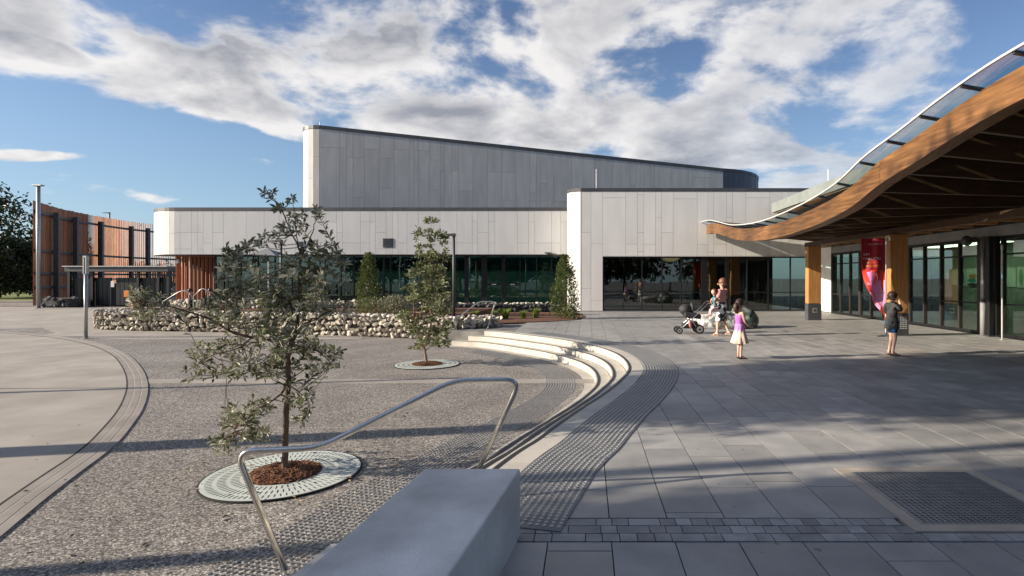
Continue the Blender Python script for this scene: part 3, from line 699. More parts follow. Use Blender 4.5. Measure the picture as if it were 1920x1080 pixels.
glazing(wing, -22.3, -1.05, GY, .12, ZB-.03, ms, [], thk, gl='glass_g')
for px in (963-8-18, 1006-30): pass
for a, b in ((913, 940), (948, 975)):      # push bars of the double door
    q = MB(); q.span(((a-CX)/F*GY, GY-.08, 1.28), ((b-CX)/F*GY, GY-.055, 1.40)); q.obj('push_bar', M['frame'], wing)
    q = MB(); q.span((((a+b)/2-4-CX)/F*GY, GY-.086, 1.32), (((a+b)/2+4-CX)/F*GY, GY-.082, 1.36)); q.obj('door_sticker', M['white'], wing)
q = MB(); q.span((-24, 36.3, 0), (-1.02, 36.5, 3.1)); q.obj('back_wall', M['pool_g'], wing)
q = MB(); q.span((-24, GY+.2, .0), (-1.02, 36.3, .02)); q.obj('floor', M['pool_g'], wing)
for px, w, y0, y1 in ((727.5, 19, 447, 464), (563, 10, 453, 462), (481.5, 11, 449, 459)):   # louvred vents
    a, b = P(px-w/2, y1, WY-.04), P(px+w/2, y0, WY-.04)
    q = MB(); q.span((a.x, WY-.05, a.z), (b.x, WY-.031, b.z)); v = q.obj('vent', M['coping'], wing)
    nl = 7 if w > 15 else 4
    q = MB()
    for i in range(nl): q.box(((a.x+b.x)/2, WY-.06, a.z+(b.z-a.z)*(i+.5)/nl), ((b.x-a.x)*.92, .02, (b.z-a.z)/nl*.45))
    q.obj('louvres', M['postd'], v)['kind'] = 'stuff'
# timber battens below the rounded end
bp_ = Path([(-25.1, 37), (-25.1, 34.4)]+arc(-24.3, 34.25, .8, 180, 270, 5)+[(-22.35, 33.45)])
for i in range(20):
    p, t_ = bp_.at(bp_.L-.1-i*.235); q = MB(); q.box((p.x, p.y, 1.6), (.11, .06, 3.0), rz=math.atan2(t_.y, t_.x)+R(50)); q.obj('batten', M['batten'], wing)
q = MB(); q.span((-24.9, 34.9, 0), (-22.2, 35.0, 3.05)); q.obj('dark_panel', M['room'], wing)
q = MB(); q.box((-24.55, 33.30, 2.72), (.16, .1, .22)); tag(q.obj('wall_light', M['white'], bevel=.01), 'small pale wall light fixed at the top of the rust coloured battens', 'wall light')
q = MB(); q.span((-25.9, 35.6, 0), (-25.4, 36.0, 3.1)); q.obj('column', M['galv'], wing)

# --- tower behind
TH = R(8); tdir = Vector((math.cos(TH), math.sin(TH)))
a0 = Vector((-17.35, 36.0)); nrm = Vector((-tdir.y, tdir.x))
cc = a0+nrm*1.35
pts = [tuple(cc+Vector((math.cos(R(145)), math.sin(R(145))))*1.35+Vector((.6, 8)))]
pts += [(cc.x+1.35*math.cos(a), cc.y+1.35*math.sin(a)) for a in [R(168)+(R(278)-R(168))*i/7 for i in range(8)]]
e0 = a0+tdir*27.4; pts.append(tuple(e0))
c2 = e0+nrm*4.2
pts += [(c2.x+4.2*math.cos(a), c2.y+4.2*math.sin(a)) for a in [R(278)+(R(375)-R(278))*i/8 for i in range(1, 9)]]
tp = Path(pts); tower = thing('high_hall', 'tall grey panelled hall rising behind with a sloping roof edge and rounded ends', 'building', (-5, 40, 0))
sA, sB = tp.l[8], tp.l[9]
def ttop(s): return 11.42-(max(0, min(s, sB)-sA))*(2.05/27.4)-(.25*(max(0, s-sB)/8)**1.5 if s > sB else 0)
wall_strip(tp, 0, tp.L, 5.0, lambda s: ttop(s), -.3, -.004, 'wall', 'joint', tower)
wall_strip(tp, 0, tp.L, lambda s: ttop(s), lambda s: ttop(s)+.22, -.3, .06, 'coping', 'coping', tower)
tr = random.Random(23)
def tcol(sa, sb, m_):
    k = tr.choice((0, 1, 1, 2, 2)); zz = sorted(tr.choice((6.4, 7.0, 7.6, 8.2, 8.9, 9.6, 10.2)) for _ in range(k)); zz = sorted(set(zz)); zz = [5.2]+[z for z in zz if z < ttop(sb)-.5]+[None]
    for u, v in zip(zz, zz[1:]):
        panel(tp, sa, sb, u, (ttop(sa), ttop(sb)) if v is None else v, tower, m_)
for i in range(0, 8): 
    n = 1
    tcol(tp.l[i], tp.l[i+1], 'panel_t') if i else [tcol(tp.l[0]+(tp.l[1]-tp.l[0])*u/6, tp.l[0]+(tp.l[1]-tp.l[0])*(u+1)/6, 'panel_t') for u in range(6)]
s = sA
while s < sB-.05:
    w = tr.choice((.42, .45, .7, .8, .95, .95, 1.25, .3, .3)); w = min(w, sB-s)
    if sB-s-w < .2: w = sB-s
    tcol(s, s+w, 'panel_t'); s += w
for i in range(9, len(tp.p)-1):
    for u in range(2):
        d = tp.l[i+1]-tp.l[i]; panel(tp, tp.l[i]+d*u/2, tp.l[i]+d*(u+1)/2, 5.2, (ttop(tp.l[i]+d*u/2), ttop(tp.l[i]+d*(u+1)/2)), tower, 'panel_shaded')
q = MB(); q.add([(p.x, p.y, ttop(tp.l[i])+.05) for i, p in enumerate(tp.p)]+[(2, 52, 10.2)], [tuple(range(len(tp.p)+1))]); q.obj('roof', M['coping'], tower)
for lab, px, y0, y1, Y in (('thin white lightning rod standing on the roof of the entrance block', 1118, 353, 317, 30.5), ('short white lightning rod on the sloping roof edge near its high end', 599.5, 240, 229, 37.5), ('short white lightning rod on the roof edge near the curved dark end', 1384, 328, 318, 44.5), ('tiny white lightning rod midway along the sloping roof edge', 1009, 282, 276, 39.6)):
    a, b = P(px, y0+8, Y), P(px, y1, Y); q = MB(); q.tube([a, b], .022 if Y < 40 else .02, 6); q.lathe((a.x, a.y, a.z), [(.06, 0), (.06, .05), (.03, .08)], 8)
    tag(q.obj('lightning_rod', M['white']), lab, 'lightning rod')

# --- gallery building on the right: glazed wall along X = 12
gb = thing('gallery_building', 'dark glazed building on the right under the timber canopy with a green lit room', 'building', (12, 18, 0))
WX = 12.0
def yw(px): return WX*F/(px-CX)
q = MB(); q.span((WX+.03, 27.25, 0), (WX+.3, FY-.01, 5)); q.obj('wall', M['joint'], gb)
for a, b in ((27.25, 28.0), (28.0, FY-.012)):
    for u, v in ((.03, 1.0), (1.0, 3.25)):
        q = MB(); q.span((WX, a+.006, u+.006), (WX+.03, b-.006, v-.006)); q.obj('panel', M['panel'], gb)
M['fascia'] = mat('grey_fascia', (.20, .20, .195), (.25, .25, .245), .6, 3)
q = MB(); q.span((WX+.004, 2, 2.93), (WX+.4, 27.24, 3.24)); q.obj('fascia', M['fascia'], gb)
q = MB(); q.span((WX+.05, 2, 3.245), (WX+.4, 27.24, 5.0)); q.obj('upper_wall', M['room'], gb)
ys = [27.2-.93*i for i in range(0, 22)]
piece('frame', 'frame', gb, (WX+.06, (ys[0]+ys[-1])/2, .05), (.12, ys[0]-ys[-1]+.06, .10))
piece('frame', 'frame', gb, (WX+.06, (ys[0]+ys[-1])/2, 2.88), (.12, ys[0]-ys[-1]+.06, .10))
for i, y in enumerate(ys):
    wd = .16 if i % 4 == 3 else .06
    piece('mullion', 'framew', gb, (WX+.06, y, 1.465), (.13, wd, 2.73))
    if i < len(ys)-1:
        ym = (y+ys[i+1])/2; L_ = .93-.11
        piece('transom', 'frame', gb, (WX+.06, ym, .95), (.08, L_, .05)); piece('transom', 'frame', gb, (WX+.06, ym, 2.40), (.08, L_, .05))
        for u, v in ((.10, .925), (.975, 2.375), (2.425, 2.83)): piece('pane', 'glass', gb, (WX+.05, ym, (u+v)/2), (.008, L_, v-u))
for o in gb.children:
    if o.name.startswith(('frame', 'mullion', 'transom', 'pane')): o.matrix_parent_inverse = MW[gb.name].inverted()
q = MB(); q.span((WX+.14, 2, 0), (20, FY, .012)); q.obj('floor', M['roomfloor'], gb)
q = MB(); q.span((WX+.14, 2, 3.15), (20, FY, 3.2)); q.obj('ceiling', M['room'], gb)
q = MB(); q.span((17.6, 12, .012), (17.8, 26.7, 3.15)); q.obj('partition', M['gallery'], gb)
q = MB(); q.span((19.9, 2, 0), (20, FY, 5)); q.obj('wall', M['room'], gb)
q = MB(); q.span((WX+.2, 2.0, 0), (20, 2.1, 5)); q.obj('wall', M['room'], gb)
q = MB(); q.box((16.0, 23.5, 3.12), (.8, 4.4, .03)); tag(q.obj('added_ceiling_light', emit('added_gallery_light', (.85, 1.0, .72), 5.0)), 'long pale ceiling light added unseen inside the gallery room', 'ceiling light')  # added out of sight to brighten the gallery wall and paintings
M['art_w'] = mat('pale_green_canvas', (.55, .70, .52), (.70, .78, .62), .7, 1.5)
def art(y, z, w, h, label, paint):
    t = thing('painting', label, 'painting', (17.58, y, z), 'paintings on the gallery wall')
    q = MB(); q.span((17.55, y-w/2, z-h/2), (17.596, y+w/2, z+h/2)); q.obj('canvas', M['art_w'], t)
    for (dy, dz, ww, hh, c) in paint:
        q = MB(); q.ball((17.547, y+dy*w, z+dz*h), (.004, ww*w, hh*h), 14, 8); q.obj('painted_shape', c, t)
cA = mat('art_blue', (.06, .16, .30)); cB = mat('art_orange', (.55, .26, .10)); cC = mat('art_teal', (.04, .32, .28)); cD = mat('art_dark', (.03, .03, .03)); cE = mat('art_leaf', (.12, .35, .10))
art(17.58*F/(1795-CX)*1.0+.0, 1.75, 1.1, .75, 'pale green painting with a blue edge inside the gallery', [(-.38, 0, .10, .45, cA)])
art(17.58*F/(1825-CX), 1.75, .85, .8, 'painting of a coral and teal shape on a cream ground', [(0, .05, .30, .14, cB), (.05, -.18, .36, .12, cC), (0, -.42, .45, .10, cD)])
art(17.58*F/(1890-CX), 1.75, .9, .8, 'mint green painting with a dark teal edge near the corner of the photo', [(.42, 0, .12, .45, cC)])
art(17.58*F/(1916-CX), 1.75, .45, .85, 'narrow painting of a green leaf at the right edge', [(0, 0, .25, .42, cE)])
# round downpipe and dark posts in front of the glazing
for lab, px, r, m1 in (('pale round downpipe standing left of the thick black posts by the gallery glass', 1843, .075, 'galv'),):
    y = 16.5; x = (px-CX)/F*y; t = thing('downpipe', lab, 'downpipe', (x, y, 0)); q = MB(); q.tube([(x, y, 0), (x, y, 1.0)], r, 16); q.obj('boot', M['fascia'], t, smooth=True)
    q = MB(); q.tube([(x, y, 1.0), (x, y, 2.95)], r*.8, 16); q.obj('pipe', M['galv'], t, smooth=True)
    q = MB(); q.tube([(x, y, 1.0), (x, y, 1.05)], r*1.15, 16); q.obj('collar', M['postd'], t)
for k, px in enumerate((1855, 1868)):
    y = 16.2; x = (px-CX)/F*y; t = thing('entrance_post', ('left' if k == 0 else 'right')+' of two thick black posts by the gallery doors at far right', 'post', (x, y, 0)); q = MB(); q.box((x, y, 1.47), (.13, .16, 2.92)); q.obj('post', M['frame'], t, bevel=.01); q = MB(); q.box((x, y, .02), (.2, .22, .03)); q.obj('foot_plate', M['postd'], t)
q = MB(); q.tube([((1879-CX)/F*15.4, 15.4, 0.0), ((1879-CX)/F*15.4, 15.4, 2.5)], .022, 10); q.lathe(((1879-CX)/F*15.4, 15.4, 0), [(.09, 0), (.09, .01), (.03, .02)], 14); q.lathe(((1879-CX)/F*15.4, 15.4, 2.5), [(.035, 0), (.04, .12), (.01, .16)], 12)
tag(q.obj('thin_pole', M['galv'], smooth=False), 'thin grey pole with a knob top beside the black posts at far right', 'pole')
t = thing('floodlight', 'small dark round floodlight fixed above the gallery glazing', 'floodlight', (11.7, 16.6, 2.9)); q = MB(); q.ball((11.72, 17.1, 2.86), (.16, .14, .16), 14, 10); q.obj('lamp_head', M['postd'], t, smooth=True); q = MB(); q.span((11.72, 17.06, 2.90), (12.0, 17.14, 2.96)); q.obj('bracket', M['postd'], t)
# upper roof box
ur = thing('upper_roof', 'flat grey green roof box jutting out above the timber canopy', 'roof', (9.4, 20, 5))
q = MB(); q.span((9.35, 3, 5.02), (30, 28.05, 5.48)); q.obj('roof_box', mat('grey_green_cladding', (.19, .215, .20), (.24, .265, .25), .6, 2), ur)
q = MB(); q.span((9.45, 3.1, 4.97), (29, 27.95, 5.018)); q.obj('soffit', mat('beige_soffit', (.33, .28, .22), None, .7), ur)
q = MB(); q.tube([P(1553, 340, 22), P(1553, 317, 22)], .02, 6); tag(q.obj('lightning_rod', M['white']), 'slim white rod on the grey roof box behind the canopy edge', 'lightning rod')

# --- timber canopy
M['gutter'] = mat('pale_gutter', (.50, .51, .50), None, .5)
canopy = thing('timber_canopy', 'large wave shaped canopy with a glulam edge beam, timber rafters and glass roof', 'canopy', (6, 16, 3))
bz = [(3.0, 3.95), (4.5, 4.08), (6.0, 4.17), (7.6, 4.17), (8.9, 4.03), (10.06, 3.83), (11.35, 3.63), (12.7, 3.30), (14.5, 3.10), (16.9, 2.99), (18.9, 3.0), (20.8, 3.11), (22.3, 3.26), (24.0, 3.53), (25.5, 3.76), (26.6, 3.88), (27.75, 3.92)]
bz = [(y*1.026, H+(z-H)*1.026) for y, z in bz]
bzp = smooth_path([(0, y, z) for y, z in bz], 6)
YE = bz[-1][0]
def zbm(y):
    for a, b in zip(bzp, bzp[1:]):
        if a.y <= y <= b.y: return a.z+(b.z-a.z)*(y-a.y)/(b.y-a.y)
    return bzp[0].z if y < bzp[0].y else bzp[-1].z
def slope(y): return (zbm(min(y+.1, YE))-zbm(max(y-.1, 3.1)))/.2
def ztop(y): return zbm(y)+.47*math.sqrt(1+slope(y)**2)
def sweep(x0, x1, fz0, fz1, ya, yb, ds=.2):
    n = max(1, int((yb-ya)/ds)); vs = []; fs = []
    for i in range(n+1):
        y = ya+(yb-ya)*i/n; vs += [(x0, y, fz0(y)), (x1, y, fz0(y)), (x1, y, fz1(y)), (x0, y, fz1(y))]
    for i in range(n):
        for j in range(4): fs.append((i*4+j, i*4+(j+1) % 4, i*4+4+(j+1) % 4, i*4+4+j))
    fs += [(3, 2, 1, 0), (n*4, n*4+1, n*4+2, n*4+3)]
    return MB().add(vs, fs)
for ya, yb in ((3.1, 11.64), (11.652, YE)): sweep(6.155, 6.455, zbm, ztop, ya, yb).obj('edge_beam', M['glulam'], canopy)
EAVE = 5.91
white_edge = sweep(EAVE-.035, EAVE+.0, lambda y: ztop(y)+.13, lambda y: ztop(y)+.165, 3.1, YE+.12).obj('gutter_edge', M['gutter'], canopy)
M['joint_d'] = M['postd']
ya = 28.2
while ya > 3.2:
    y1, y0 = ya, ya-1.08
    # glass roof pane (slopes from the eave over the beam and down to the wall)
    vs = []; n = 5
    q = MB()
    for (xa, xb, fa, fb) in ((EAVE, 6.466, lambda y: ztop(y)+.135, lambda y: ztop(y)+.03), (6.466, 6.6, lambda y: ztop(y)+.03, lambda y: (ztop(y)+.03)*.975+(3.76)*.025)):
        vs = []
        for i in range(n+1):
            y = y0+.03+(y1-y0-.03)*i/n; vs += [(xa, y, fa(y)), (xb, y, fb(y))]
        q.add(vs, [(2*i, 2*i+1, 2*i+3, 2*i+2) for i in range(n)])
    q.obj('roof_pane', M['glass_c'], canopy)
    za, zc_ = (lambda y: (ztop(y)+.03)*.975+3.76*.025), (lambda y: 3.76); q = MB(); vs = []
    for i in range(n+1):
        y = y0+(y1-y0)*i/n; vs += [(6.6, y, za(y)-.01), (12.0, y, zc_(y)-.01), (12.0, y, zc_(y)+.05), (6.6, y, za(y)+.05)]
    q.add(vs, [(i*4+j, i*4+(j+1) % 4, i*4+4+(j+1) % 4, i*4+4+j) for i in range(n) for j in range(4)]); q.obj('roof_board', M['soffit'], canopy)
    ym = y0
    q = MB(); q.add([(EAVE, ym-.02, ztop(ym)+.10), (6.466, ym-.02, ztop(ym)+.005), (6.466, ym-.02, ztop(ym)+.06), (EAVE, ym-.02, ztop(ym)+.15), (EAVE, ym+.028, ztop(ym)+.10), (6.466, ym+.028, ztop(ym)+.005), (6.466, ym+.028, ztop(ym)+.06), (EAVE, ym+.028, ztop(ym)+.15)], [(0, 1, 2, 3), (4, 7, 6, 5), (0, 4, 5, 1), (3, 2, 6, 7), (0, 3, 7, 4), (1, 5, 6, 2)])
    q.obj('glazing_bar', M['postd'], canopy)
    ya -= 1.08
wz = 3.42
for i in range(24):
    y = 27.3-1.0*i-.47+.3
    if y < 3.2: break
    za, zb_ = zbm(y)+.02, wz; dp = .36; q = MB(); w = .05
    q.add([(6.455, y-w, za), (WX+.05, y-w, zb_), (WX+.05, y-w, zb_+dp*.92), (6.455, y-w, za+dp+.08), (6.455, y+w, za), (WX+.05, y+w, zb_), (WX+.05, y+w, zb_+dp*.92), (6.455, y+w, za+dp+.08)], [(0, 1, 2, 3), (4, 7, 6, 5), (0, 4, 5, 1), (3, 2, 6, 7), (0, 3, 7, 4), (1, 5, 6, 2)])
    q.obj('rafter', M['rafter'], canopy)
    q = MB(); q.box((11.3, y, 3.33), (1.2, .16, .14)); q.obj('rafter_tail', M['glulam_v'], canopy)
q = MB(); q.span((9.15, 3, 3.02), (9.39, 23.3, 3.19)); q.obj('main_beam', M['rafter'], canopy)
def column(y, label):
    x = 9.27; t = thing('timber_column', label, 'column', (x, y, 0), 'timber columns under the canopy'); q = MB(); q.prism([(x-.27, y-.16), (x+.27, y-.16), (x+.27, y+.16), (x-.27, y+.16)], .665, 3.015); q.obj('shaft', M['glulam_v'], t, bevel=.03)
    q = MB(); q.prism([(x-.275, y-.165), (x+.275, y-.165), (x+.275, y+.165), (x-.275, y+.165)], 0, .66); b = q.obj('metal_base', M['postd'], t, bevel=.006)
    return t, b, x
t, b, x = column(22.7, 'timber column with a dark plated base, the farther one beside the shopfront corner')
q = MB(); q.span((x-.10, 22.7-.171, .30), (x+.10, 22.7-.166, .50)); q.obj('plate', M['galv'], b)
for r_ in (.05,):
    q = MB(); q.lathe((0, 0, 0), [(.06, 0), (.06, .004)], 16); me = q.mesh(); o = ob('round_mark', me, b, M['coping']); o.location = Vector((x, 22.7-.173, .40)); o.rotation_euler = (R(90), 0, 0); o.matrix_parent_inverse = Matrix()
t, b, x = column(16.6, 'timber column nearest the camera, behind the red banner, base dotted with white')
q = MB()
for i in range(5):
    for j in range(7): q.box((x+.03+.045*i, 16.6-.167, .22+.055*j), (.020, .004, .020))
q.obj('dot_pattern', M['white'], b)['kind'] = 'stuff'
column(10.5, 'timber column outside the right edge of the photo')
M['gap'] = mat('wall_gaps', (.07, .06, .05), (.12, .10, .08), .95, 8)
# ------------------------------------------------------------------ rubble walls
def rock_mesh(name, mname, seed, n=11, flat=.75):
    r = random.Random(seed); bm = bmesh.new()
    for i in range(n):
        v = Vector((r.gauss(0, 1), r.gauss(0, 1), r.gauss(0, 1))).normalized()*r.uniform(.36, .60); bm.verts.new((v.x, v.y, v.z*flat/.75))
    g = bmesh.ops.convex_hull(bm, input=bm.verts); bmesh.ops.delete(bm, geom=[e for e in g['geom_interior'] if isinstance(e, bmesh.types.BMVert)], context='VERTS')
    bmesh.ops.bevel(bm, geom=list(bm.edges), offset=.015, segments=1, affect='EDGES')
    me = bpy.data.meshes.new(name); bm.to_mesh(me); bm.free(); me.materials.append(M[mname]); return me
ROCK = {m: [rock_mesh('stone_'+m, m, 40+i) for i in range(8)] for m in ('stone', 'stone_d')}
def stones(parent, path, zb, zt, mname, cell, lim, seed, d=.0, cellz=None, stuffname='rubble_fill'):
    r = random.Random(seed); L = []; cz = cellz or cell*.85; rows = max(1, round((zt-zb)/cz)); cz = (zt-zb)/rows
    for k in range(rows):
        s = r.uniform(0, cell)
        while s < path.L:
            w = cell*r.uniform(.7, 1.35); p, t = path.at(min(s+w/2, path.L-.01)); n = Vector((t.y, -t.x))
            z = zb+cz*(k+.5)+r.uniform(-.25, .25)*cz
            L.append((Vector((p.x, p.y, z))+Vector((n.x, n.y, 0))*(d+r.uniform(-.03, .03)), (w*1.12, cell*1.1, cz*1.28*r.uniform(.85, 1.2)), math.atan2(t.y, t.x), r.randrange(8), r.uniform(-.5, .5)))
            s += w
    L.sort(key=lambda a: a[0].length)
    q = MB()
    for j, (c, sc_, a, k, tl) in enumerate(L):
        me = ROCK[mname][k]; rot = Euler((r.uniform(-.3, .3), tl, a+r.uniform(-.3, .3)))
        if j < lim:
            o = ob('stone', me, parent); o.matrix_parent_inverse = MW[parent.name].inverted(); o.location = c; o.scale = sc_; o.rotation_euler = rot
        else:
            T = Matrix.Translation(c) @ rot.to_matrix().to_4x4() @ Matrix.Diagonal((*sc_, 1)); q.add([T @ v.co for v in me.vertices], [tuple(f.vertices) for f in me.polygons])
    if q.v: q.obj(stuffname, M[mname], parent)['kind'] = 'stuff'
W1 = Path(smooth_path([(-20.4, 25.6, 0), (-21.15, 24.9, 0), (-21.2, 24.1, 0), (-20.6, 23.4, 0), (-18.65, 22.6, 0), (-14.9, 22.0, 0), (-9.5, 20.75, 0), (-7.1, 19.95, 0), (-4.45, 18.8, 0)], 4))
t = thing('rubble_wall', 'long curved wall of cream rubble stones behind the pebble court', 'stone wall', (-12, 21.5, LOW))
back = [W1.off(W1.L*i/30, -.75) for i in range(31)]; front = [W1.off(W1.L*i/30, -.10) for i in range(31)]
q = MB(); q.prism([(p.x, p.y) for p in front]+[(p.x, p.y) for p in back[::-1]], LOW, .27); q.obj('mortar_core', M['gap'], t)
stones(t, W1, LOW+.0, .34, 'stone', .205, 300, 5)
for k in range(3):
    pp = Path([tuple(W1.off(W1.L*i/40, -.15-.22*k)) for i in range(41)])
    stones(t, pp, .28, .38, 'stone', .2, 0, 60+k, stuffname='cap_stones')
W1b = Path([(-4.35, 18.85), (-3.75, 19.25), (-3.2, 19.7), (-3.15, 20.2)])
t = thing('rubble_wall_end', 'short shaded end of the rubble wall next to the top of the curved steps', 'stone wall', (-3.8, 19.2, LOW))
q = MB(); q.prism([(-4.35, 18.95), (-3.8, 19.32), (-3.3, 19.72), (-3.3, 20.5), (-4.9, 20.6), (-4.9, 19.2)], LOW, .26); q.obj('mortar_core', M['stone'], t)
stones(t, W1b, LOW+.0, .32, 'stone', .21, 60, 6)
for k in range(4): stones(t, Path([(-4.7+.05*k, 19.2+.28*k), (-3.4, 19.75+.2*k)]), .26, .37, 'stone', .2, 0, 90+k, stuffname='cap_stones')
# raised bed behind the wall
q = MB(); q.prism([(p.x, p.y) for p in back]+[(-4.9, 20.6), (-4.6, 27.6), (-22.5, 27.6)], LOW, .24); struct('raised_bed', q.mesh(), M['mulch'])
q = MB(); q.prism([(-4.58, 20.9), (-3.2, 20.9), (-1.6, 21.6), (-.3, 22.8), (-.05, 24.3), (-.2, 26.5), (-1.1, 27.55), (-4.58, 27.55)], -.03, .02); struct('mulch_bed', q.mesh(), M['mulch'])
W2 = Path([(-9.0, 27.9), (-1.55, 27.9), (-1.3, 28.3)])
t = thing('dark_stone_wall', 'low black stone wall with a pale capping below the green glazing', 'stone wall', (-5, 28, 0))
q = MB(); q.span((-9, 27.95, -.02), (-1.5, 28.3, .36)); q.obj('mortar_core', M['stone_d'], t); stones(t, W2, 0, .40, 'stone_d', .26, 90, 8)
stones(t, Path([(-9.0, 27.95), (-1.5, 27.95)]), .40, .49, 'stone', .22, 0, 9, cellz=.09, stuffname='cap_stones')
W3 = Path([(-21.5, 28.6), (-20, 27.7), (-15, 27.2), (-9.1, 27.6)])
t = thing('back_rubble_wall', 'low cream rubble wall farther back, partly hidden behind the near tree', 'stone wall', (-15, 27.5, 0))
q = MB(); q.prism([(-21.5, 28.8), (-20, 27.85), (-15, 27.35), (-9.1, 27.75), (-9.1, 28.3), (-21.5, 29.5)], 0, .55); q.obj('mortar_core', M['stone'], t); stones(t, W3, .2, .66, 'stone', .27, 150, 10)

# ------------------------------------------------------------------ vegetation
nrs = np.random.RandomState(4)
def leaves_np(name, C, D, S, mname, parent, wid=.3, fold=.18, keep=0):
    """C centres (base), D directions, S sizes -> folded diamond leaves as one mesh; the `keep` nearest come out one by one"""
    C, D, S = map(np.asarray, (C, D, S)); n = len(C)
    D = D/np.maximum(np.linalg.norm(D, axis=1, keepdims=True), 1e-6)
    rv = nrs.normal(size=(n, 3)); B = np.cross(D, rv); B /= np.maximum(np.linalg.norm(B, axis=1, keepdims=True), 1e-6); N = np.cross(B, D)
    N = np.where(N[:, 2:3] < 0, -N, N) if wid < .5 else N
    s = S[:, None]
    order = np.argsort(np.linalg.norm(C-np.array([0, 0, H]), axis=1)); one = order[:keep]; rest = order[keep:]
    def geo(idx):
        c, d, b, nn, ss = C[idx], D[idx], B[idx], N[idx], s[idx]
        v = np.stack([c, c+d*ss*.55-b*ss*wid*.5+nn*ss*fold*.5, c+d*ss*1.0-nn*ss*.10, c+d*ss*.62+b*ss*wid*.5+nn*ss*fold*.5], 1)
        return v
    if len(rest):
        v = geo(rest).reshape(-1, 3); k = len(rest); i = np.arange(k)*4
        f = np.concatenate([np.stack([i, i+1, i+2], 1), np.stack([i, i+2, i+3], 1)])
        me = bpy.data.meshes.new(name); me.from_pydata(v.tolist(), [], f.tolist()); o = ob(name, me, parent, M[mname]); o['kind'] = 'stuff'
    if len(one):
        me = bpy.data.meshes.new('leaf')   # rounded tip, folded along the rib
        vs = [(0, 0, 0), (.3, -.10, .05), (.7, -.17, .06), (.93, -.12, .02), (1, 0, -.04), (.93, .12, .02), (.7, .17, .06), (.3, .10, .05), (.5, 0, 0)]
        me.from_pydata([(x, y*wid/.3, z) for x, y, z in vs], [], [(0, 1, 8), (1, 2, 8), (2, 3, 8), (3, 4, 8), (4, 5, 8), (5, 6, 8), (6, 7, 8), (7, 0, 8)]); me.materials.append(M[mname])
        for i in one:
            o = ob('leaf', me, parent); Mx = Matrix((D[i], B[i], N[i])).transposed(); o.matrix_parent_inverse = MW[parent.name].inverted()
            o.location = Vector(C[i]); o.rotation_euler = Mx.to_euler(); o.scale = (float(S[i]),)*3
def drawn_tree(t, Y0, x0, branches, regions, leaf, mname, barkm, twigleaf, wid, seed, keep=300, spread=.33, up=.3, flower=None):
    """branches: lists of (px, py, dy, r); regions: (px, py, rx, ry, twigs). All turned into points in space round the trunk's depth."""
    r = random.Random(seed); pts = []
    trunk = None
    for bi, br in enumerate(branches):
        w = [P(a, b, Y0+dy) for a, b, dy, rr in br]; rad = [c[3] for c in br]
        sp = smooth_path(w, 5); rs = []
        for i in range(len(sp)):
            u = i/5; j = min(int(u), len(rad)-2); rs.append(rad[j]+(rad[j+1]-rad[j])*(u-j))
        sp = [p+Vector((r.gauss(0, .004), r.gauss(0, .004), 0)) if 0 < i < len(sp)-1 else p for i, p in enumerate(sp)]
        q = MB(); q.tube(sp, rs, 9); o = q.obj('trunk' if bi == 0 else 'branch', M[barkm], t, smooth=True)
        if bi == 0: trunk = o
        pts += [(p, rr) for p, rr in zip(sp, rs)][(len(sp)//2 if bi == 0 else 2):]
    C, D, S = [], [], []; tw = MB(); FC = []
    for (a, b, rx, ry, n) in regions:
        for _ in range(n):
            ang = r.uniform(0, 6.283); rad = math.sqrt(r.random()); dyy = r.gauss(0, spread)*min(1, (rx+8)/45 if Y0 < 8 else 1)
            c = P(a+rx*rad*math.cos(ang), b+ry*rad*math.sin(ang), Y0+dyy)
            near = min(pts, key=lambda q_: (q_[0]-c).length+max(0, q_[0].z-c.z)*.7)
            p0 = near[0]; d = c-p0; L = d.length
            mid = p0+d*.5+Vector((r.gauss(0, .04), r.gauss(0, .04), -.06*L))
            tw.tube([p0, mid, c], [min(near[1]*.7, .006+.006*L), .004, .0022], 4, cap=False)
            d = (c-mid).normalized()+Vector((0, 0, up)); d.normalize()
            k = r.randint(twigleaf[0], twigleaf[1])
            for i in range(k):                     # whorl round the tip plus leaves back along the twig
                back = r.random()**1.5*min(.30, L*.8)*(1 if Y0 < 8 else 1.3); base = c-(c-mid).normalized()*back
                rnd = Vector((r.gauss(0, 1), r.gauss(0, 1), r.gauss(0, 1))); rnd = (rnd-d*rnd.dot(d)); rnd = rnd.normalized() if rnd.length > 1e-3 else rnd
                dd = (d*r.uniform(.15, .9)+rnd*r.uniform(.5, 1.0)); C.append(base[:]); D.append(dd.normalized()[:]); S.append(leaf*r.uniform(.65, 1.2))
    tw.obj('twigs', M[barkm], t)['kind'] = 'stuff'
    leaves_np('leaf_mass', C, D, S, mname, t, wid=wid, keep=keep)
    return trunk
t = thing('banksia_tree', 'young silvery green banksia tree standing in the nearer round grate', 'tree', (TC1[0], TC1[1], LOW))
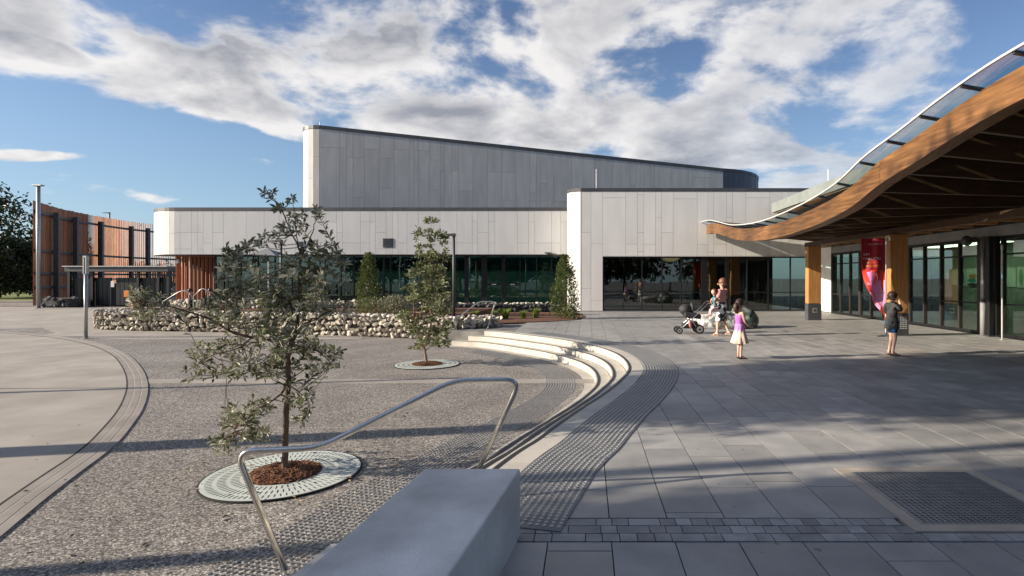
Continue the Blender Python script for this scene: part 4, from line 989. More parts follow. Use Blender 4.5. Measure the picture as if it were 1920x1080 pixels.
B1 = [[(535, 886, 0, .036), (534, 840, .01, .032), (539, 760, .0, .029), (541, 700, .02, .027), (542, 655, .0, .026), (556, 622, -.02, .019), (560, 570, .0, .016), (561, 510, .03, .013), (566, 472, .0, .011)],
      [(541, 705, .02, .016), (530, 735, -.1, .011), (500, 757, -.2, .009), (470, 775, -.28, .007), (438, 810, -.3, .004)],
      [(541, 668, .0, .018), (512, 640, -.1, .015), (472, 633, -.2, .014), (430, 620, -.25, .012), (397, 600, -.3, .010), (345, 582, -.35, .008), (300, 570, -.4, .005), (262, 560, -.42, .003)],
      [(557, 590, 0, .013), (540, 565, .12, .010), (518, 548, .2, .009), (505, 525, .25, .007), (490, 500, .3, .005), (470, 465, .3, .003)],
      [(566, 474, 0, .009), (548, 440, .05, .007), (530, 400, .08, .006), (520, 380, .1, .004), (500, 362, .1, .0025)],
      [(564, 480, 0, .008), (558, 450, -.05, .005), (553, 410, -.05, .004), (550, 375, -.05, .002)],
      [(566, 480, 0, .008), (580, 450, .05, .006), (592, 415, .05, .004), (605, 395, .06, .002)],
      [(560, 540, 0, .010), (590, 515, -.1, .008), (625, 490, -.2, .005), (650, 480, -.22, .003)],
      [(558, 610, 0, .010), (590, 600, .15, .008), (625, 580, .25, .005), (660, 560, .3, .003)],
      [(545, 650, 0, .010), (575, 650, -.15, .008), (605, 665, -.25, .006), (625, 690, -.28, .003)],
      [(472, 633, -.2, .009), (440, 655, -.25, .007), (400, 665, -.3, .005), (362, 690, -.35, .003)],
      [(540, 690, .0, .010), (500, 690, .2, .007), (460, 680, .3, .005), (425, 700, .35, .003)],
      [(541, 720, .0, .009), (560, 735, .1, .006), (580, 755, .15, .003)],
      [(430, 620, -.25, .008), (425, 570, -.1, .006), (430, 520, 0, .004), (440, 480, .1, .003)]]
R1 = [(505, 368, 20, 12, 6), (550, 372, 8, 14, 4), (530, 388, 22, 10, 6), (560, 402, 22, 10, 6), (600, 402, 22, 10, 7), (545, 432, 32, 16, 9), (575, 425, 14, 8, 3), (470, 455, 26, 12, 9), (500, 440, 14, 10, 5), (430, 470, 18, 12, 6),
      (428, 490, 24, 20, 14), (470, 500, 48, 26, 30), (560, 495, 40, 24, 16), (610, 470, 38, 18, 18), (648, 484, 12, 14, 5), (520, 535, 80, 26, 40), (440, 540, 40, 28, 24), (620, 515, 34, 24, 16), (580, 520, 30, 20, 12),
      (500, 580, 85, 26, 46), (600, 572, 44, 22, 20), (420, 595, 36, 18, 12), (380, 572, 40, 10, 8), (270, 558, 36, 18, 24), (275, 590, 26, 10, 10), (325, 585, 20, 10, 6), (655, 572, 12, 20, 4),
      (480, 635, 75, 22, 40), (560, 635, 45, 22, 26), (385, 655, 32, 16, 18), (355, 700, 14, 18, 8), (420, 700, 34, 16, 14), (475, 690, 36, 20, 18), (612, 668, 32, 26, 26), (575, 680, 22, 14, 8), (520, 600, 40, 30, 20), (530, 665, 40, 22, 20), (520, 705, 22, 12, 8),
      (450, 785, 42, 26, 30), (415, 835, 26, 20, 14), (490, 762, 30, 14, 14), (565, 755, 28, 26, 16), (480, 815, 30, 16, 14), (440, 765, 20, 10, 6), (560, 790, 16, 12, 5), (545, 720, 22, 12, 5)]
drawn_tree(t, TC1[1], TC1[0], B1, [(a, b, c, d, max(2, int(n*.72))) for a, b, c, d, n in R1], .082, 'leaf_b', 'bark', (9, 14), .33, 3, 300, .30)
q = MB(); q.tube([P(556, 586, TC1[1]-.02), P(560, 578, TC1[1]-.03)], .016, 10); q.obj('tree_tag', mat('blue_grey_tag', (.25, .33, .42)), t)
t = thing('slender_tree', 'slender upright yellow green tree in the farther round grate', 'tree', (TC2[0], TC2[1], LOW))
B2 = [[(800, 686, 0, .035), (799, 672, 0, .030), (796, 652, 0, .026), (803, 630, 0, .022), (808, 600, .02, .018), (806, 560, .0, .014), (808, 520, .03, .011), (806, 480, .02, .008), (808, 440, .0, .005), (808, 415, 0, .003)],
      [(797, 655, 0, .020), (787, 640, -.1, .016), (778, 610, -.15, .012), (775, 570, -.1, .009), (776, 530, -.05, .006), (772, 505, 0, .003)],
      [(796, 660, 0, .016), (810, 645, .12, .011), (822, 625, .18, .008), (835, 600, .2, .006), (840, 560, .15, .004)],
      [(806, 560, 0, .010), (796, 520, .1, .007), (788, 480, .1, .005), (784, 435, .1, .003)],
      [(806, 570, 0, .010), (820, 540, -.1, .007), (830, 490, -.1, .005), (836, 445, -.1, .003)],
      [(780, 615, -.1, .008), (765, 600, -.15, .006), (748, 592, -.2, .004)], [(800, 645, 0, .008), (815, 650, -.2, .005), (832, 640, -.25, .003)]]
R2 = [(808, 418, 13, 8, 8), (812, 440, 18, 14, 12), (784, 438, 7, 18, 7), (790, 470, 12, 14, 8), (806, 470, 20, 14, 12), (832, 448, 8, 14, 8), (838, 480, 9, 14, 6), (796, 505, 20, 18, 14), (822, 520, 20, 24, 22), (772, 515, 11, 14, 9),
      (800, 550, 34, 18, 34), (770, 548, 18, 16, 14), (834, 560, 13, 28, 16), (795, 585, 34, 16, 30), (752, 592, 20, 12, 12), (772, 612, 20, 12, 12), (800, 622, 30, 12, 18), (780, 645, 16, 14, 9), (818, 640, 26, 14, 16), (838, 615, 13, 14, 9), (815, 490, 22, 20, 12)]
drawn_tree(t, TC2[1], TC2[0], B2, R2, .11, 'leaf_g', 'bark_p', (12, 17), .36, 8, 120, .28, up=.8)
C = [tuple(P(785+nrs.normal()*7, 592+nrs.normal()*4, TC2[1]-.3)) for _ in range(40)]
leaves_np('red_blossom', C, nrs.normal(size=(40, 3)), np.full(40, .06), 'leaf_r', t, .5)

def shrub(name, label, x, y, z0, h, r, n, mname, leaf=.09, shape='col', group=None, cat='shrub', wid=.4):
    t = thing(name, label, cat, (x, y, z0), group)
    u = nrs.rand(n); 
    prof = (np.minimum(1, 1.6*(1-u))**.7*np.minimum(1, .55+u*1.4)) if shape == 'col' else np.sqrt(np.maximum(0, 1-(2*u-1)**2*.9))
    a = nrs.rand(n)*6.283; ph = nrs.rand()*6
    lob = 1+.22*np.sin(3*a+ph+u*7)+.14*np.sin(5*a-u*15)+.10*np.sin(u*23+ph)
    rr = r*prof*lob*(.45+.55*np.sqrt(nrs.rand(n)))+nrs.normal(size=n)*.085
    kk = 26; ca = nrs.rand(kk)*6.283; cu = nrs.rand(kk); ci = nrs.randint(0, kk, n//3); cl = nrs.normal(size=n//3)*.22
    a[:n//3] = ca[ci]+cl; u[:n//3] = np.clip(cu[ci]+nrs.normal(size=n//3)*.05, 0, 1); rr[:n//3] = r*np.minimum(1, 1.5*(1.03-u[:n//3]))**.7*(.75+.60*nrs.rand(n//3)**1.5)
    C = np.stack([x+rr*np.cos(a), y+rr*np.sin(a), z0+.03+u*h], 1)
    D = np.stack([np.cos(a), np.sin(a), .5+nrs.rand(n)], 1)+nrs.normal(size=(n, 3))*.5
    leaves_np('foliage', C, D, leaf*(.6+.7*nrs.rand(n)), mname, t, wid)
    q = MB(); q.tube([(x, y, z0-.02), (x+.02, y, z0+h*.45), (x, y, z0+h*.9)], [.03, .022, .005], 7); 
    for k in range(7):
        aa = k*2.4; zz = z0+h*(.12+.1*k); q.tube([(x, y, zz), (x+r*.55*math.cos(aa), y+r*.55*math.sin(aa), zz+h*.1)], [.012, .003], 5)
    q.obj('stem', M['bark'], t); return t
shrub('columnar_shrub', 'dense cone shaped shrub against the left corner of the entrance block', -.92, 23.4, 0, 2.62, .46, 3900, 'leaf_s', .105, group='cone shaped shrubs')
shrub('columnar_shrub', 'dense cone shaped shrub standing in the bed left of the slender tree', -9.9, 25.2, .24, 2.55, .40, 3500, 'leaf_s', .105, group='cone shaped shrubs')
shrub('columnar_shrub', 'darker bushy shrub behind the slender tree crown', -6.75, 24.6, .24, 2.45, .75, 6500, 'leaf_d', .09, group='cone shaped shrubs')
sh = [(-8.6, 22.6, .62, .8, 'leaf_g', 'loose pale shrub behind the rubble wall just left of the slender tree'), (-7.6, 22.2, .7, .5, 'leaf_b', 'low olive shrub behind the rubble wall by the slender tree trunk'), (-11.8, 23.8, .75, .6, 'leaf_b', 'low grey green shrub in the raised bed left of the cone shaped shrub'),
      (-13.6, 24.2, .9, .6, 'leaf_g', 'low shrub in the raised bed seen through the near tree crown'), (-16.0, 24.6, .9, .7, 'leaf_d', 'dark low shrub in the raised bed behind the near tree'), (-5.9, 22.4, .75, .4, 'leaf_b', 'pale shrub behind the rubble wall right of the slender tree')]
for x, y, h, r_, m_, lab in sh: shrub('low_shrub', lab, x, y, .24, h, r_, 1500, m_, .10, 'round', 'low shrubs in the raised bed')
def tuft(x, y, z, h, n, label):
    t = thing('grass_tuft', label, 'plant', (x, y, z), 'strap leaved tufts in the mulch bed'); q = MB()
    for i in range(n):
        a = rng.uniform(0, 6.28); l = h*rng.uniform(.6, 1.1); o_ = rng.uniform(.2, .75)*l; w = .012; bx, by = x+rng.gauss(0, .05), y+rng.gauss(0, .05)
        p = [Vector((bx+o_*k*k*math.cos(a), by+o_*k*k*math.sin(a), z+l*(k-.25*k*k))) for k in (0, .5, 1)]; s_ = Vector((-math.sin(a), math.cos(a), 0))*w
        q.add([p[0]-s_, p[0]+s_, p[1]+s_, p[1]-s_, p[2]], [(0, 1, 2, 3), (3, 2, 4)])
    q.obj('blades', M['grassy'], t)['kind'] = 'stuff'
for px, y, h, lab in ((888, 23.6, .45, 'leftmost strap leaved tuft, by the far handrail'), (925, 23.0, .5, 'bright green tuft just right of the far handrail'), (948, 23.2, .62, 'tallest bright green tuft in front of the black stone wall'), (980, 23.6, .45, 'small tuft in the middle of the mulch bed'), (1004, 23.8, .6, 'upright tuft left of the cone shaped shrub in the mulch bed')):
    tuft((px-CX)/F*y, y, .02, h, 110, lab)
# ------------------------------------------------------------------ big trees: crown of many leaf clumps on limbs
def big_tree(name, label, x, y, z0, h, r, seed, mname='leaf_d', clumps=90, per=110, leaf=.22, trunk_h=.4, cat='tree', group=None, cr=.9, lean=(0, 0)):
    r_ = random.Random(seed); rs = np.random.RandomState(seed); t = thing(name, label, cat, (x, y, z0), group)
    top = Vector((x+lean[0], y+lean[1], z0+h*trunk_h)); q = MB(); q.tube([(x, y, z0-.1), (x+lean[0]*.4, y+lean[1]*.4, z0+h*trunk_h*.5), top, (top.x, top.y, z0+h*.8)], [h*.026, h*.020, h*.016, h*.005], 9)
    q.obj('trunk', M['bark_p'] if mname != 'leaf_d' else M['bark'], t, smooth=True); lm = MB(); C = []; D = []
    for k in range(clumps):
        u = r_.random(); a = r_.uniform(0, 6.283); zz = z0+h*(trunk_h+(1-trunk_h)*u); pr = math.sqrt(max(.04, 1-(2*u-.85)**2*.85)); rad = r*pr*math.sqrt(r_.random())
        c = Vector((x+lean[0]+rad*math.cos(a), y+lean[1]+rad*math.sin(a), zz))
        if k % 3 == 0: b = Vector((x+lean[0], y+lean[1], z0+h*(trunk_h+(1-trunk_h)*u*.55))); lm.tube([b, (b+c)/2+Vector((0, 0, .1)), c], [h*.007, h*.004, .02], 5, cap=False)
        g = rs.normal(size=(per, 3))*np.array([cr, cr, cr*.55])*r_.uniform(.35, .65)+np.array(c[:]); C.append(g); D.append(rs.normal(size=(per, 3))-np.array([0, 0, .3]))
    lm.obj('limbs', M['bark'], t)
    C = np.concatenate(C); D = np.concatenate(D); leaves_np('crown', C, D, leaf*(.6+.8*rs.rand(len(C))), mname, t, .45); return t
def copy_thing(o, loc, rz, s, label):
    c = o.copy(); COL.objects.link(c); c.location = loc; c.rotation_euler = (0, 0, rz); c.scale = (s, s, s); c['label'] = label
    for ch in list(o.children): d = ch.copy(); COL.objects.link(d); d.parent = c; d.matrix_parent_inverse = ch.matrix_parent_inverse.copy()
    return c
big_tree('dark_tree', 'large dark leafy tree at the far left beyond the timber screen', -68.5, 63, LOW, 12.2, 7.0, 31, 'leaf_d', 80, 70, .5, .22, cr=1.3)
big_tree('dark_tree', 'lower dense dark tree under the large tree at the far left edge', -63.5, 60, LOW, 6.3, 4.4, 33, 'leaf_d', 110, 120, .42, .18, cr=1.2)
# gum trees standing left of the picture and behind the camera; they throw the streaked shade
g1 = big_tree('gum_tree', 'tall gum tree out of frame on the left, its shade falling over the paving', -14.6, 5.3, LOW, 11.8, 2.0, 51, 'leaf_d', 160, 250, .26, .55, cr=.8)
g2 = big_tree('gum_tree', 'second gum tree out of frame on the left, nearer the bench', -13.5, -1.3, LOW, 10.4, 2.9, 52, 'leaf_d', 170, 220, .26, .46, cr=.8)
g3 = copy_thing(g1, (-17.5, -6.2, LOW), 2.1, 1.0, 'third gum tree out of frame on the left, slimmer than the others')
far = [(-34, -26, .9, 1.15), (-22, -30, 2.3, 1.3), (-8, -33, 4.0, 1.2), (6, -29, 1.2, 1.35), (19, -32, 5.1, 1.2), (32, -27, .3, 1.1)]
g4 = big_tree('dark_tree', 'broad dark tree behind the camera mirrored in the shopfront glass', -15, -34, LOW, 10, 6.0, 61, 'leaf_d', 110, 90, .55, .2, cr=1.6)
for i, (x, y, a, s_) in enumerate(far): copy_thing(g4, (x, y, LOW), a, s_, ['first', 'second', 'third', 'fourth', 'fifth', 'sixth', 'seventh'][i]+' dark tree from the left in the row behind the camera')

# fallen leaves and grit scattered on the court and the plaza
lr = np.random.RandomState(12); n = 420
X_ = lr.uniform(-7.5, -1.2, n); Y_ = 3.2+lr.rand(n)**1.3*14; keep_ = (X_ > -1.0*Y_) & (X_ < -1.9-.0*Y_); Cc = np.stack([X_[keep_], Y_[keep_], np.full(keep_.sum(), LOW+.006)], 1)
n2 = 45; X2 = lr.uniform(.3, 9, n2); Y2 = 3.0+lr.rand(n2)*15; Cc = np.concatenate([Cc, np.stack([X2, Y2, np.full(n2, .004)], 1)])
near_t = np.stack([TC1[0]+lr.normal(size=130)*.8, TC1[1]+lr.normal(size=130)*.8, np.full(130, LOW+.026)], 1); Cc = np.concatenate([Cc, near_t])
Dd = lr.normal(size=(len(Cc), 3)); Dd[:, 2] *= .12
M['litter'] = mat('dry_leaf', (.20, .13, .07), (.36, .26, .15), .8, 5)
leaves_np('leaf_litter', Cc, Dd, .025+.035*lr.rand(len(Cc)), 'litter', None, .4)
# ------------------------------------------------------------------ timber screen on the left
scr = thing('timber_screen', 'tall curved screen of red brown timber boards on dark steel posts at far left', 'screen', (-44, 50, LOW))
sp_ = Path(smooth_path([(-41.6, 41.7, 0), (-43.0, 44.2, 0), (-44.4, 47, 0), (-46.2, 52.5, 0), (-47.1, 57.2, 0), (-47.0, 61.5, 0), (-46.0, 66, 0)], 6))
s = 0; k = 0; br_ = random.Random(9)
while s < sp_.L-.2:
    u = s/sp_.L; gap = .012 if u < .42 else .012+.17*min(1, (u-.42)/.2); w = .20
    p, t_ = sp_.at(s+w/2)
    q = MB(); q.box((p.x, p.y, 3.6+br_.uniform(-.02, .05)), (w, .045, 7.9), rz=math.atan2(t_.y, t_.x)+R(58)*min(1, max(0, (u-.36)/.12))); q.obj('board', M['board'], scr)
    s += w*math.cos(R(58)*min(1, max(0, (u-.36)/.12)))+gap; k += 1
for px, px2 in ((95, 0), (133, 0), (181, 0), (239, 0), (271, 0)):
    i = min(range(600), key=lambda i: abs((lambda p: CX+p.x/p.y*F)(sp_.at(sp_.L*i/600)[0])-px)+(0 if i < 560 else 99)); p, t_ = sp_.at(sp_.L*i/600); n = Vector((t_.y, -t_.x))*.35
    q = MB(); q.box((p.x+n.x, p.y+n.y, 3.4), (.32, .32, 7.3), rz=math.atan2(t_.y, t_.x)); q.obj('post', M['postd'], scr)
for z in (6.75, 3.84, 2.1, 1.0):
    n = 40; vs = []; fs = []
    for i in range(n+1):
        p, t_ = sp_.at(sp_.L*i/n*.999); nn = Vector((t_.y, -t_.x)); a, b = p+nn*.04, p+nn*.16; vs += [(a.x, a.y, z-.09), (b.x, b.y, z-.09), (b.x, b.y, z+.09), (a.x, a.y, z+.09)]
    for i in range(n):
        for j in range(4): fs.append((i*4+j, i*4+(j+1) % 4, i*4+4+(j+1) % 4, i*4+4+j))
    MB().add(vs, fs).obj('rail', M['postd'], scr)
# entry enclosure
ke = thing('entry_enclosure', 'low flat roofed dark fenced enclosure in front of the timber screen', 'enclosure', (-35, 42, LOW))
def Xk(px, Y=42): return (px-CX)/F*Y
q = MB(); q.span((Xk(130), 41.6, 2.22), (Xk(322), 46, 2.56)); q.obj('roof', M['coping'], ke)
q = MB(); q.span((Xk(130)-.1, 41.5, 2.57), (Xk(322), 46, 2.64)); q.obj('roof_edge', M['galv'], ke)
for px in (133, 176, 262, 300, 318): q = MB(); q.span((Xk(px)-.09, 41.8, LOW), (Xk(px)+.09, 41.98, 2.22)); q.obj('post', M['frame'], ke)
for i in range(22):
    a, b = 136+i*8.1, 136+(i+1)*8.1-.9
    if 208 < a < 222 and i % 2: continue
    q = MB(); q.span((Xk(a), 42.02, LOW+.1), (Xk(b), 42.08, 1.75)); q.obj('fence_slat', M['frame'], ke)
q = MB(); q.span((Xk(133), 42.1, 1.6), (Xk(318), 42.16, 1.7)); q.obj('fence_rail', M['postd'], ke)
q = MB(); q.span((Xk(213), 41.75, 1.05), (Xk(219), 41.78, 1.5)); tag(q.obj('notice_board', M['white']), 'small white notice fixed on the dark enclosure fence', 'notice')
for i in range(3):
    q = MB(); q.span((Xk(150+i*40), 43.2, LOW), (Xk(172+i*40), 44.6, 1.3)); q.obj('dark_unit', M['frame'], ke, bevel=.04)
def gabion(label, px0, px1, Y, z1, group=None, mname='stone_d', sd=1):
    x0, x1 = (px0-CX)/F*Y, (px1-CX)/F*Y; t = thing('rubble_planter', label, 'stone wall', ((x0+x1)/2, Y, LOW)); q = MB(); q.span((x0, Y+.15, LOW), (x1, Y+1.2, z1-.1)); q.obj('mortar_core', M[mname], t); stones(t, Path([(x0, Y), (x1, Y), (x1+.1, Y+1)]), LOW, z1, mname, .4, 60, sd)
gabion('short dark rubble planter at the foot of the timber screen', 76, 131, 40.5, .35, sd=3)
# orange box on a leaning post
t = thing('orange_marker', 'bright orange box on a short orange post behind the left end of the rubble wall', 'marker', P(250, 576, 33), None)
q = MB(); a, b = P(236, 557, 33), P(249, 545, 33); q.span((a.x, 32.85, a.z), (b.x, 33.15, b.z)); q.obj('box', M['orange'], t, bevel=.02)
q = MB(); q.tube([P(252, 578, 33), P(250, 566, 33), P(247, 556, 33)], [.12, .10, .08], 8); q.obj('post', M['orange'], t)
# lamps and poles
def lamp(px, ptop, pbot, Y, w, label, arm, group='slim street lamps', z0=None, m='galv'):
    x = (px-CX)/F*Y; z1 = H-(ptop-CY)/F*Y; z0 = LOW if z0 is None else z0
    t = thing('street_lamp', label, 'street lamp', (x, Y, z0), group); q = MB(); q.tube([(x, Y, z0), (x, Y, z0+(z1-z0)*.5), (x, Y, z1)], [w, w*.95, w*.9], 12); q.obj('pole', M[m], t, smooth=True)
    q = MB(); q.lathe((x, Y, z0), [(w*2.2, 0), (w*2.2, .02), (w*1.2, .03)], 12); q.obj('base_plate', M[m], t)
    if arm == 'T': q = MB(); q.box((x, Y, z1+.05), (.62, .3, .1)); q.obj('lamp_head', M[m], t, bevel=.02)
    else: q = MB(); q.prism([(x-arm, Y-.1), (x+.06, Y-.1), (x+.06, Y+.1), (x-arm, Y+.1)], [z1-.02, z1-.07, z1-.07, z1-.02], [z1+.02, z1+.05, z1+.05, z1+.02]); q.obj('lamp_head', M['postd'], t, bevel=.01)
lamp(851, 440, 592, 21.0, .055, 'slim dark lamp post with a short arm, just right of the slender tree', .30, z0=.24, m='postd')
lamp(527, 452, 560, 26.0, .06, 'lamp post with a short arm seen through the near tree crown', .55, z0=.24, m='postd')
lamp(72, 349, 578, 39.5, .13, 'tall grey lamp post with a flat T head in front of the timber screen', 'T')
lamp(205, 399, 560, 58.0, .10, 'distant lamp post rising behind the timber screen', .7)
x = (161-CX)/F*19.6; t = thing('bollard_light', 'tall slim grey light column standing at the edge of the round forecourt', 'light column', (x, 19.6, LOW))
q = MB(); q.tube([(x, 19.6, LOW), (x, 19.6, 1.85)], .055, 14); q.obj('pole', M['galv'], t, smooth=True)
q = MB(); q.span((x-.06, 19.54, 1.86), (x-.02, 19.66, 2.44)); q.span((x+.02, 19.54, 1.86), (x+.06, 19.66, 2.44)); q.span((x-.06, 19.54, 2.442), (x+.06, 19.66, 2.50)); q.obj('lamp_housing', M['galv'], t)
q = MB(); q.span((x-.018, 19.57, 1.862), (x+.018, 19.63, 2.438)); q.obj('lamp_slot', M['slot'], t)
q = MB(); q.lathe((x, 19.6, LOW), [(.10, 0), (.10, .02), (.06, .03)], 14); q.obj('base_plate', M['galv'], t)
q = MB(); q.tube([(-19.5, 8.6, LOW), (-19.5, 8.6, 6)], .07, 10); tag(q.obj('unseen_pole', M['galv'], smooth=False), 'plain grey pole out of frame on the left', 'pole')
q = MB(); q.tube([(-13.6, 2.15, LOW), (-13.6, 2.15, 9.6)], [.13, .09], 12); q.box((-13.6, 2.15, 9.65), (1.2, .3, .1)); tag(q.obj('unseen_pole', M['galv'], smooth=False), 'tall grey lamp pole out of frame on the left, its long shade crossing the paving', 'pole')  # out-of-frame pole added to throw a shade streak over the paving
# small grey awning and the wall light on the wing
q = MB(); c = P(502, 474, 29.0); q.add([(c.x-.75, 28.4, c.z-.12), (c.x+.75, 28.4, c.z-.16), (c.x+.75, 29.9, c.z-.16), (c.x-.75, 29.9, c.z-.12), (c.x-.05, 29.1, c.z+.24)], [(0, 1, 4), (1, 2, 4), (2, 3, 4), (3, 0, 4), (3, 2, 1, 0)])
t = thing('parasol', 'small grey parasol behind the near tree crown below the white wing', 'parasol', (c.x, 29.1, 0)); q.obj('canopy', mat('grey_canvas', (.22, .22, .23)), t); q = MB(); q.tube([(c.x-.02, 29.1, .0), (c.x-.02, 29.1, c.z+.2)], .025, 8); q.obj('pole', M['galv'], t)
a, b = P(1022, 474, WY-.5), P(1044, 477, WY-.05); q = MB(); q.prism([(a.x, WY-.85), (a.x+.3, WY-.85), (b.x+.15, WY-.035), (b.x-.15, WY-.035)], [a.z-.05, a.z-.05, b.z-.12, b.z-.12], [a.z+.02, a.z+.02, b.z-.02, b.z-.02])
tag(q.obj('wall_bracket_light', M['coping'], bevel=.01), 'flat dark bracket light projecting from the bottom of the white wing near its right end', 'wall light')
# far left: grass, kerb, hedge, pale fence and parked cars beyond
q = MB(); q.span((-140, 52, LOW-.05), (-49.5, 90, LOW+.02)); struct('grass', q.mesh(), M['grass'])
q = MB(); q.span((-140, 50.4, LOW-.05), (-46.5, 50.8, LOW+.10)); struct('kerb', q.mesh(), M['concrete_l'])
q = MB(); q.span((-50.5, 44.0, LOW-.05), (-43.4, 44.3, LOW+.14)); struct('kerb', q.mesh(), M['kerb_edge'])
ft = thing('white_fence', 'pale pipe fence under the dark trees at the far left', 'fence', (-75, 74, LOW))
for i in range(12): q = MB(); q.tube([(-84+i*1.9, 74, LOW), (-84+i*1.9, 74, 1.5)], .07, 6); q.obj('post', M['white'], ft)
for z in (.4, 1.3): q = MB(); q.tube([(-84, 74, z), (-63, 74, z)], .05, 6); q.obj('rail', M['white'], ft)
big_tree('hedge', 'long dark hedge behind the pale fence at far left', -78, 86, LOW, 5, 12, 71, 'leaf_d', 90, 120, .7, .1, cat='hedge', cr=2.2)
big_tree('dark_tree', 'rounded dark tree in the distance left of the timber screen', -95, 100, LOW, 9, 7, 72, 'leaf_d', 60, 90, .9, .15, cr=2.2)
bt = thing('distant_shed', 'low pale building far behind the trees on the left', 'building', (-82, 95, LOW)); q = MB(); q.span((-92, 95, LOW), (-72, 104, 2.8)); q.obj('wall', M['panel'], bt); q = MB(); q.prism([(-92.5, 94.5), (-71.5, 94.5), (-71.5, 104.5), (-92.5, 104.5)], 2.81, [3.0, 3.0, 3.7, 3.7]); q.obj('roof', M['galv'], bt)

# ------------------------------------------------------------------ red banner
bn = thing('feather_banner', 'red and pink feather banner on a white pole beside the nearest timber column', 'banner', P(1661, 628, 16.2))
BX, BY = (1661-CX)/F*16.2, 16.2; bw = 16.2/F
M['red'] = mat('banner_red', (.30, .008, .02), (.34, .01, .025), .6, 3); M['orr'] = mat('banner_orange_red', (.78, .07, .03), None, .6); M['pink'] = mat('banner_pink', (.62, .22, .50), None, .6); M['lpink'] = mat('banner_light_pink', (.72, .34, .56), None, .6)
M['ink_w'] = mat('white_print', (.75, .65, .66), None, .6); M['ink_g'] = mat('gold_print', (.55, .28, .05), None, .6)
edge_l = [(447, 1611), (470, 1612.5), (490, 1614), (510, 1617), (530, 1622), (548, 1628), (565, 1637), (580, 1648), (592, 1658)]
def lx(py):
    for (a, b), (c, d) in zip(edge_l, edge_l[1:]):
        if a <= py <= c: return b+(d-b)*(py-a)/(c-a)
    return edge_l[-1][1] if py > 592 else 1611
def fold(px, py): return .05*math.sin((px-1661)*.16+(py-450)*.035)*min(1, (1661-px)/12)+.018*math.sin((px-1661)*.42-(py-450)*.02)
def bp3(px, py, off=0): return ((px-CX)*bw, BY+fold(px, py)-off, H-(py-CY)*bw)
q = MB(); nr, nc = 40, 14; vs = [bp3(lx(447+145*i/nr)+(1659.5-lx(447+145*i/nr))*j/nc, 447+145*i/nr) for i in range(nr+1) for j in range(nc+1)]
q.add(vs, [(i*(nc+1)+j, (i+1)*(nc+1)+j, (i+1)*(nc+1)+j+1, i*(nc+1)+j+1) for i in range(nr) for j in range(nc)])
fl = q.obj('flag', M['red'], bn, smooth=True)
def patch(poly, m, off, name='printed_shape'):        # filled shape printed on the flag, clipped to it
    q = MB(); ys = [p[1] for p in poly]; y0, y1 = min(ys), max(ys); n = max(2, int((y1-y0)/2.5)); rows = []
    for i in range(n+1):
        y = y0+(y1-y0)*i/n; y_ = min(max(y, y0+.01), y1-.01); xs = []
        for (ax, ay), (bx, by) in zip(poly, poly[1:]+poly[:1]):
            if (ay-y_)*(by-y_) < 0: xs.append(ax+(bx-ax)*(y_-ay)/(by-ay))
        if len(xs) >= 2: rows.append((y_, max(min(xs), lx(y_)+.3), max(min(max(xs), 1659.3), lx(y_)+.4)))
    if len(rows) < 2: return
    vs = [bp3(a+(b-a)*j/5, y, off) for y, a, b in rows for j in range(6)]
    q.add(vs, [(i*6+j, (i+1)*6+j, (i+1)*6+j+1, i*6+j+1) for i in range(len(rows)-1) for j in range(5)]); q.obj(name, m, fl, smooth=True)
def circ(x, y, rx, ry, n=20): return [(x+rx*math.cos(6.283*i/n), y+ry*math.sin(6.283*i/n)) for i in range(n)]
patch([(1608, 494), (1616, 494), (1626, 506), (1650, 506), (1662, 508), (1662, 600), (1608, 600)], M['orr'], .003)
patch(circ(1633, 522, 12, 14), M['pink'], .006); patch([(1630, 526), (1650, 524), (1655, 570), (1634, 560)], M['pink'], .007)
patch([(1650, 525), (1660, 525), (1660, 548), (1650, 548)], M['lpink'], .009); patch([(1615, 547), (1634, 549), (1652, 575), (1650, 582), (1634, 580), (1615, 560)], M['lpink'], .008); patch(circ(1656, 562, 7, 14), M['lpink'], .010)
patch([(1610, 447), (1613, 447), (1617, 500), (1614, 500)], M['orr'], .004)
def text3(body, h, name, m, parent, place, xw=1.0):
    cu = bpy.data.curves.new(name, 'FONT'); cu.body = body; cu.size = 1; tmp = bpy.data.objects.new('t', cu); COL.objects.link(tmp)
    dg = bpy.context.evaluated_depsgraph_get(); me = bpy.data.meshes.new_from_object(tmp.evaluated_get(dg)); bpy.data.objects.remove(tmp)
    for v in me.vertices: v.co = Vector(place(v.co.x*h*xw, v.co.y*h))
    me.name = name; return ob(name, me, parent, m)
for body, px, py, h, m in (('WELCOME TO', 1628, 459, 3.6, 'ink_w'), ('BAY', 1620, 479, 6.4, 'ink_w'), ('PAVILIONS', 1619.5, 487, 6.4, 'ink_w'), ('ARTS +', 1624, 494, 4.6, 'ink_g'), ('AQUATIC', 1624, 500.5, 5.4, 'ink_g')):
    text3(body, h, 'lettering', M[m], fl, lambda u, v, px=px, py=py: bp3(px+u, py-v, .006), 1.05)
q = MB(); q.tube(fillet([(BX, BY, .05), (BX, BY, 2.93), (BX+.10, BY, 2.94), (BX+.115, BY, 2.80)], .05, 5), .022, 10); q.obj('pole', M['white'], bn, smooth=True)
q = MB(); q.box((BX, BY, .02), (.5, .06, .03)); q.box((BX, BY, .0205), (.06, .5, .029)); q.lathe((BX, BY, .035), [(.03, 0), (.028, .08)], 10); q.obj('cross_base', M['postd'], bn)

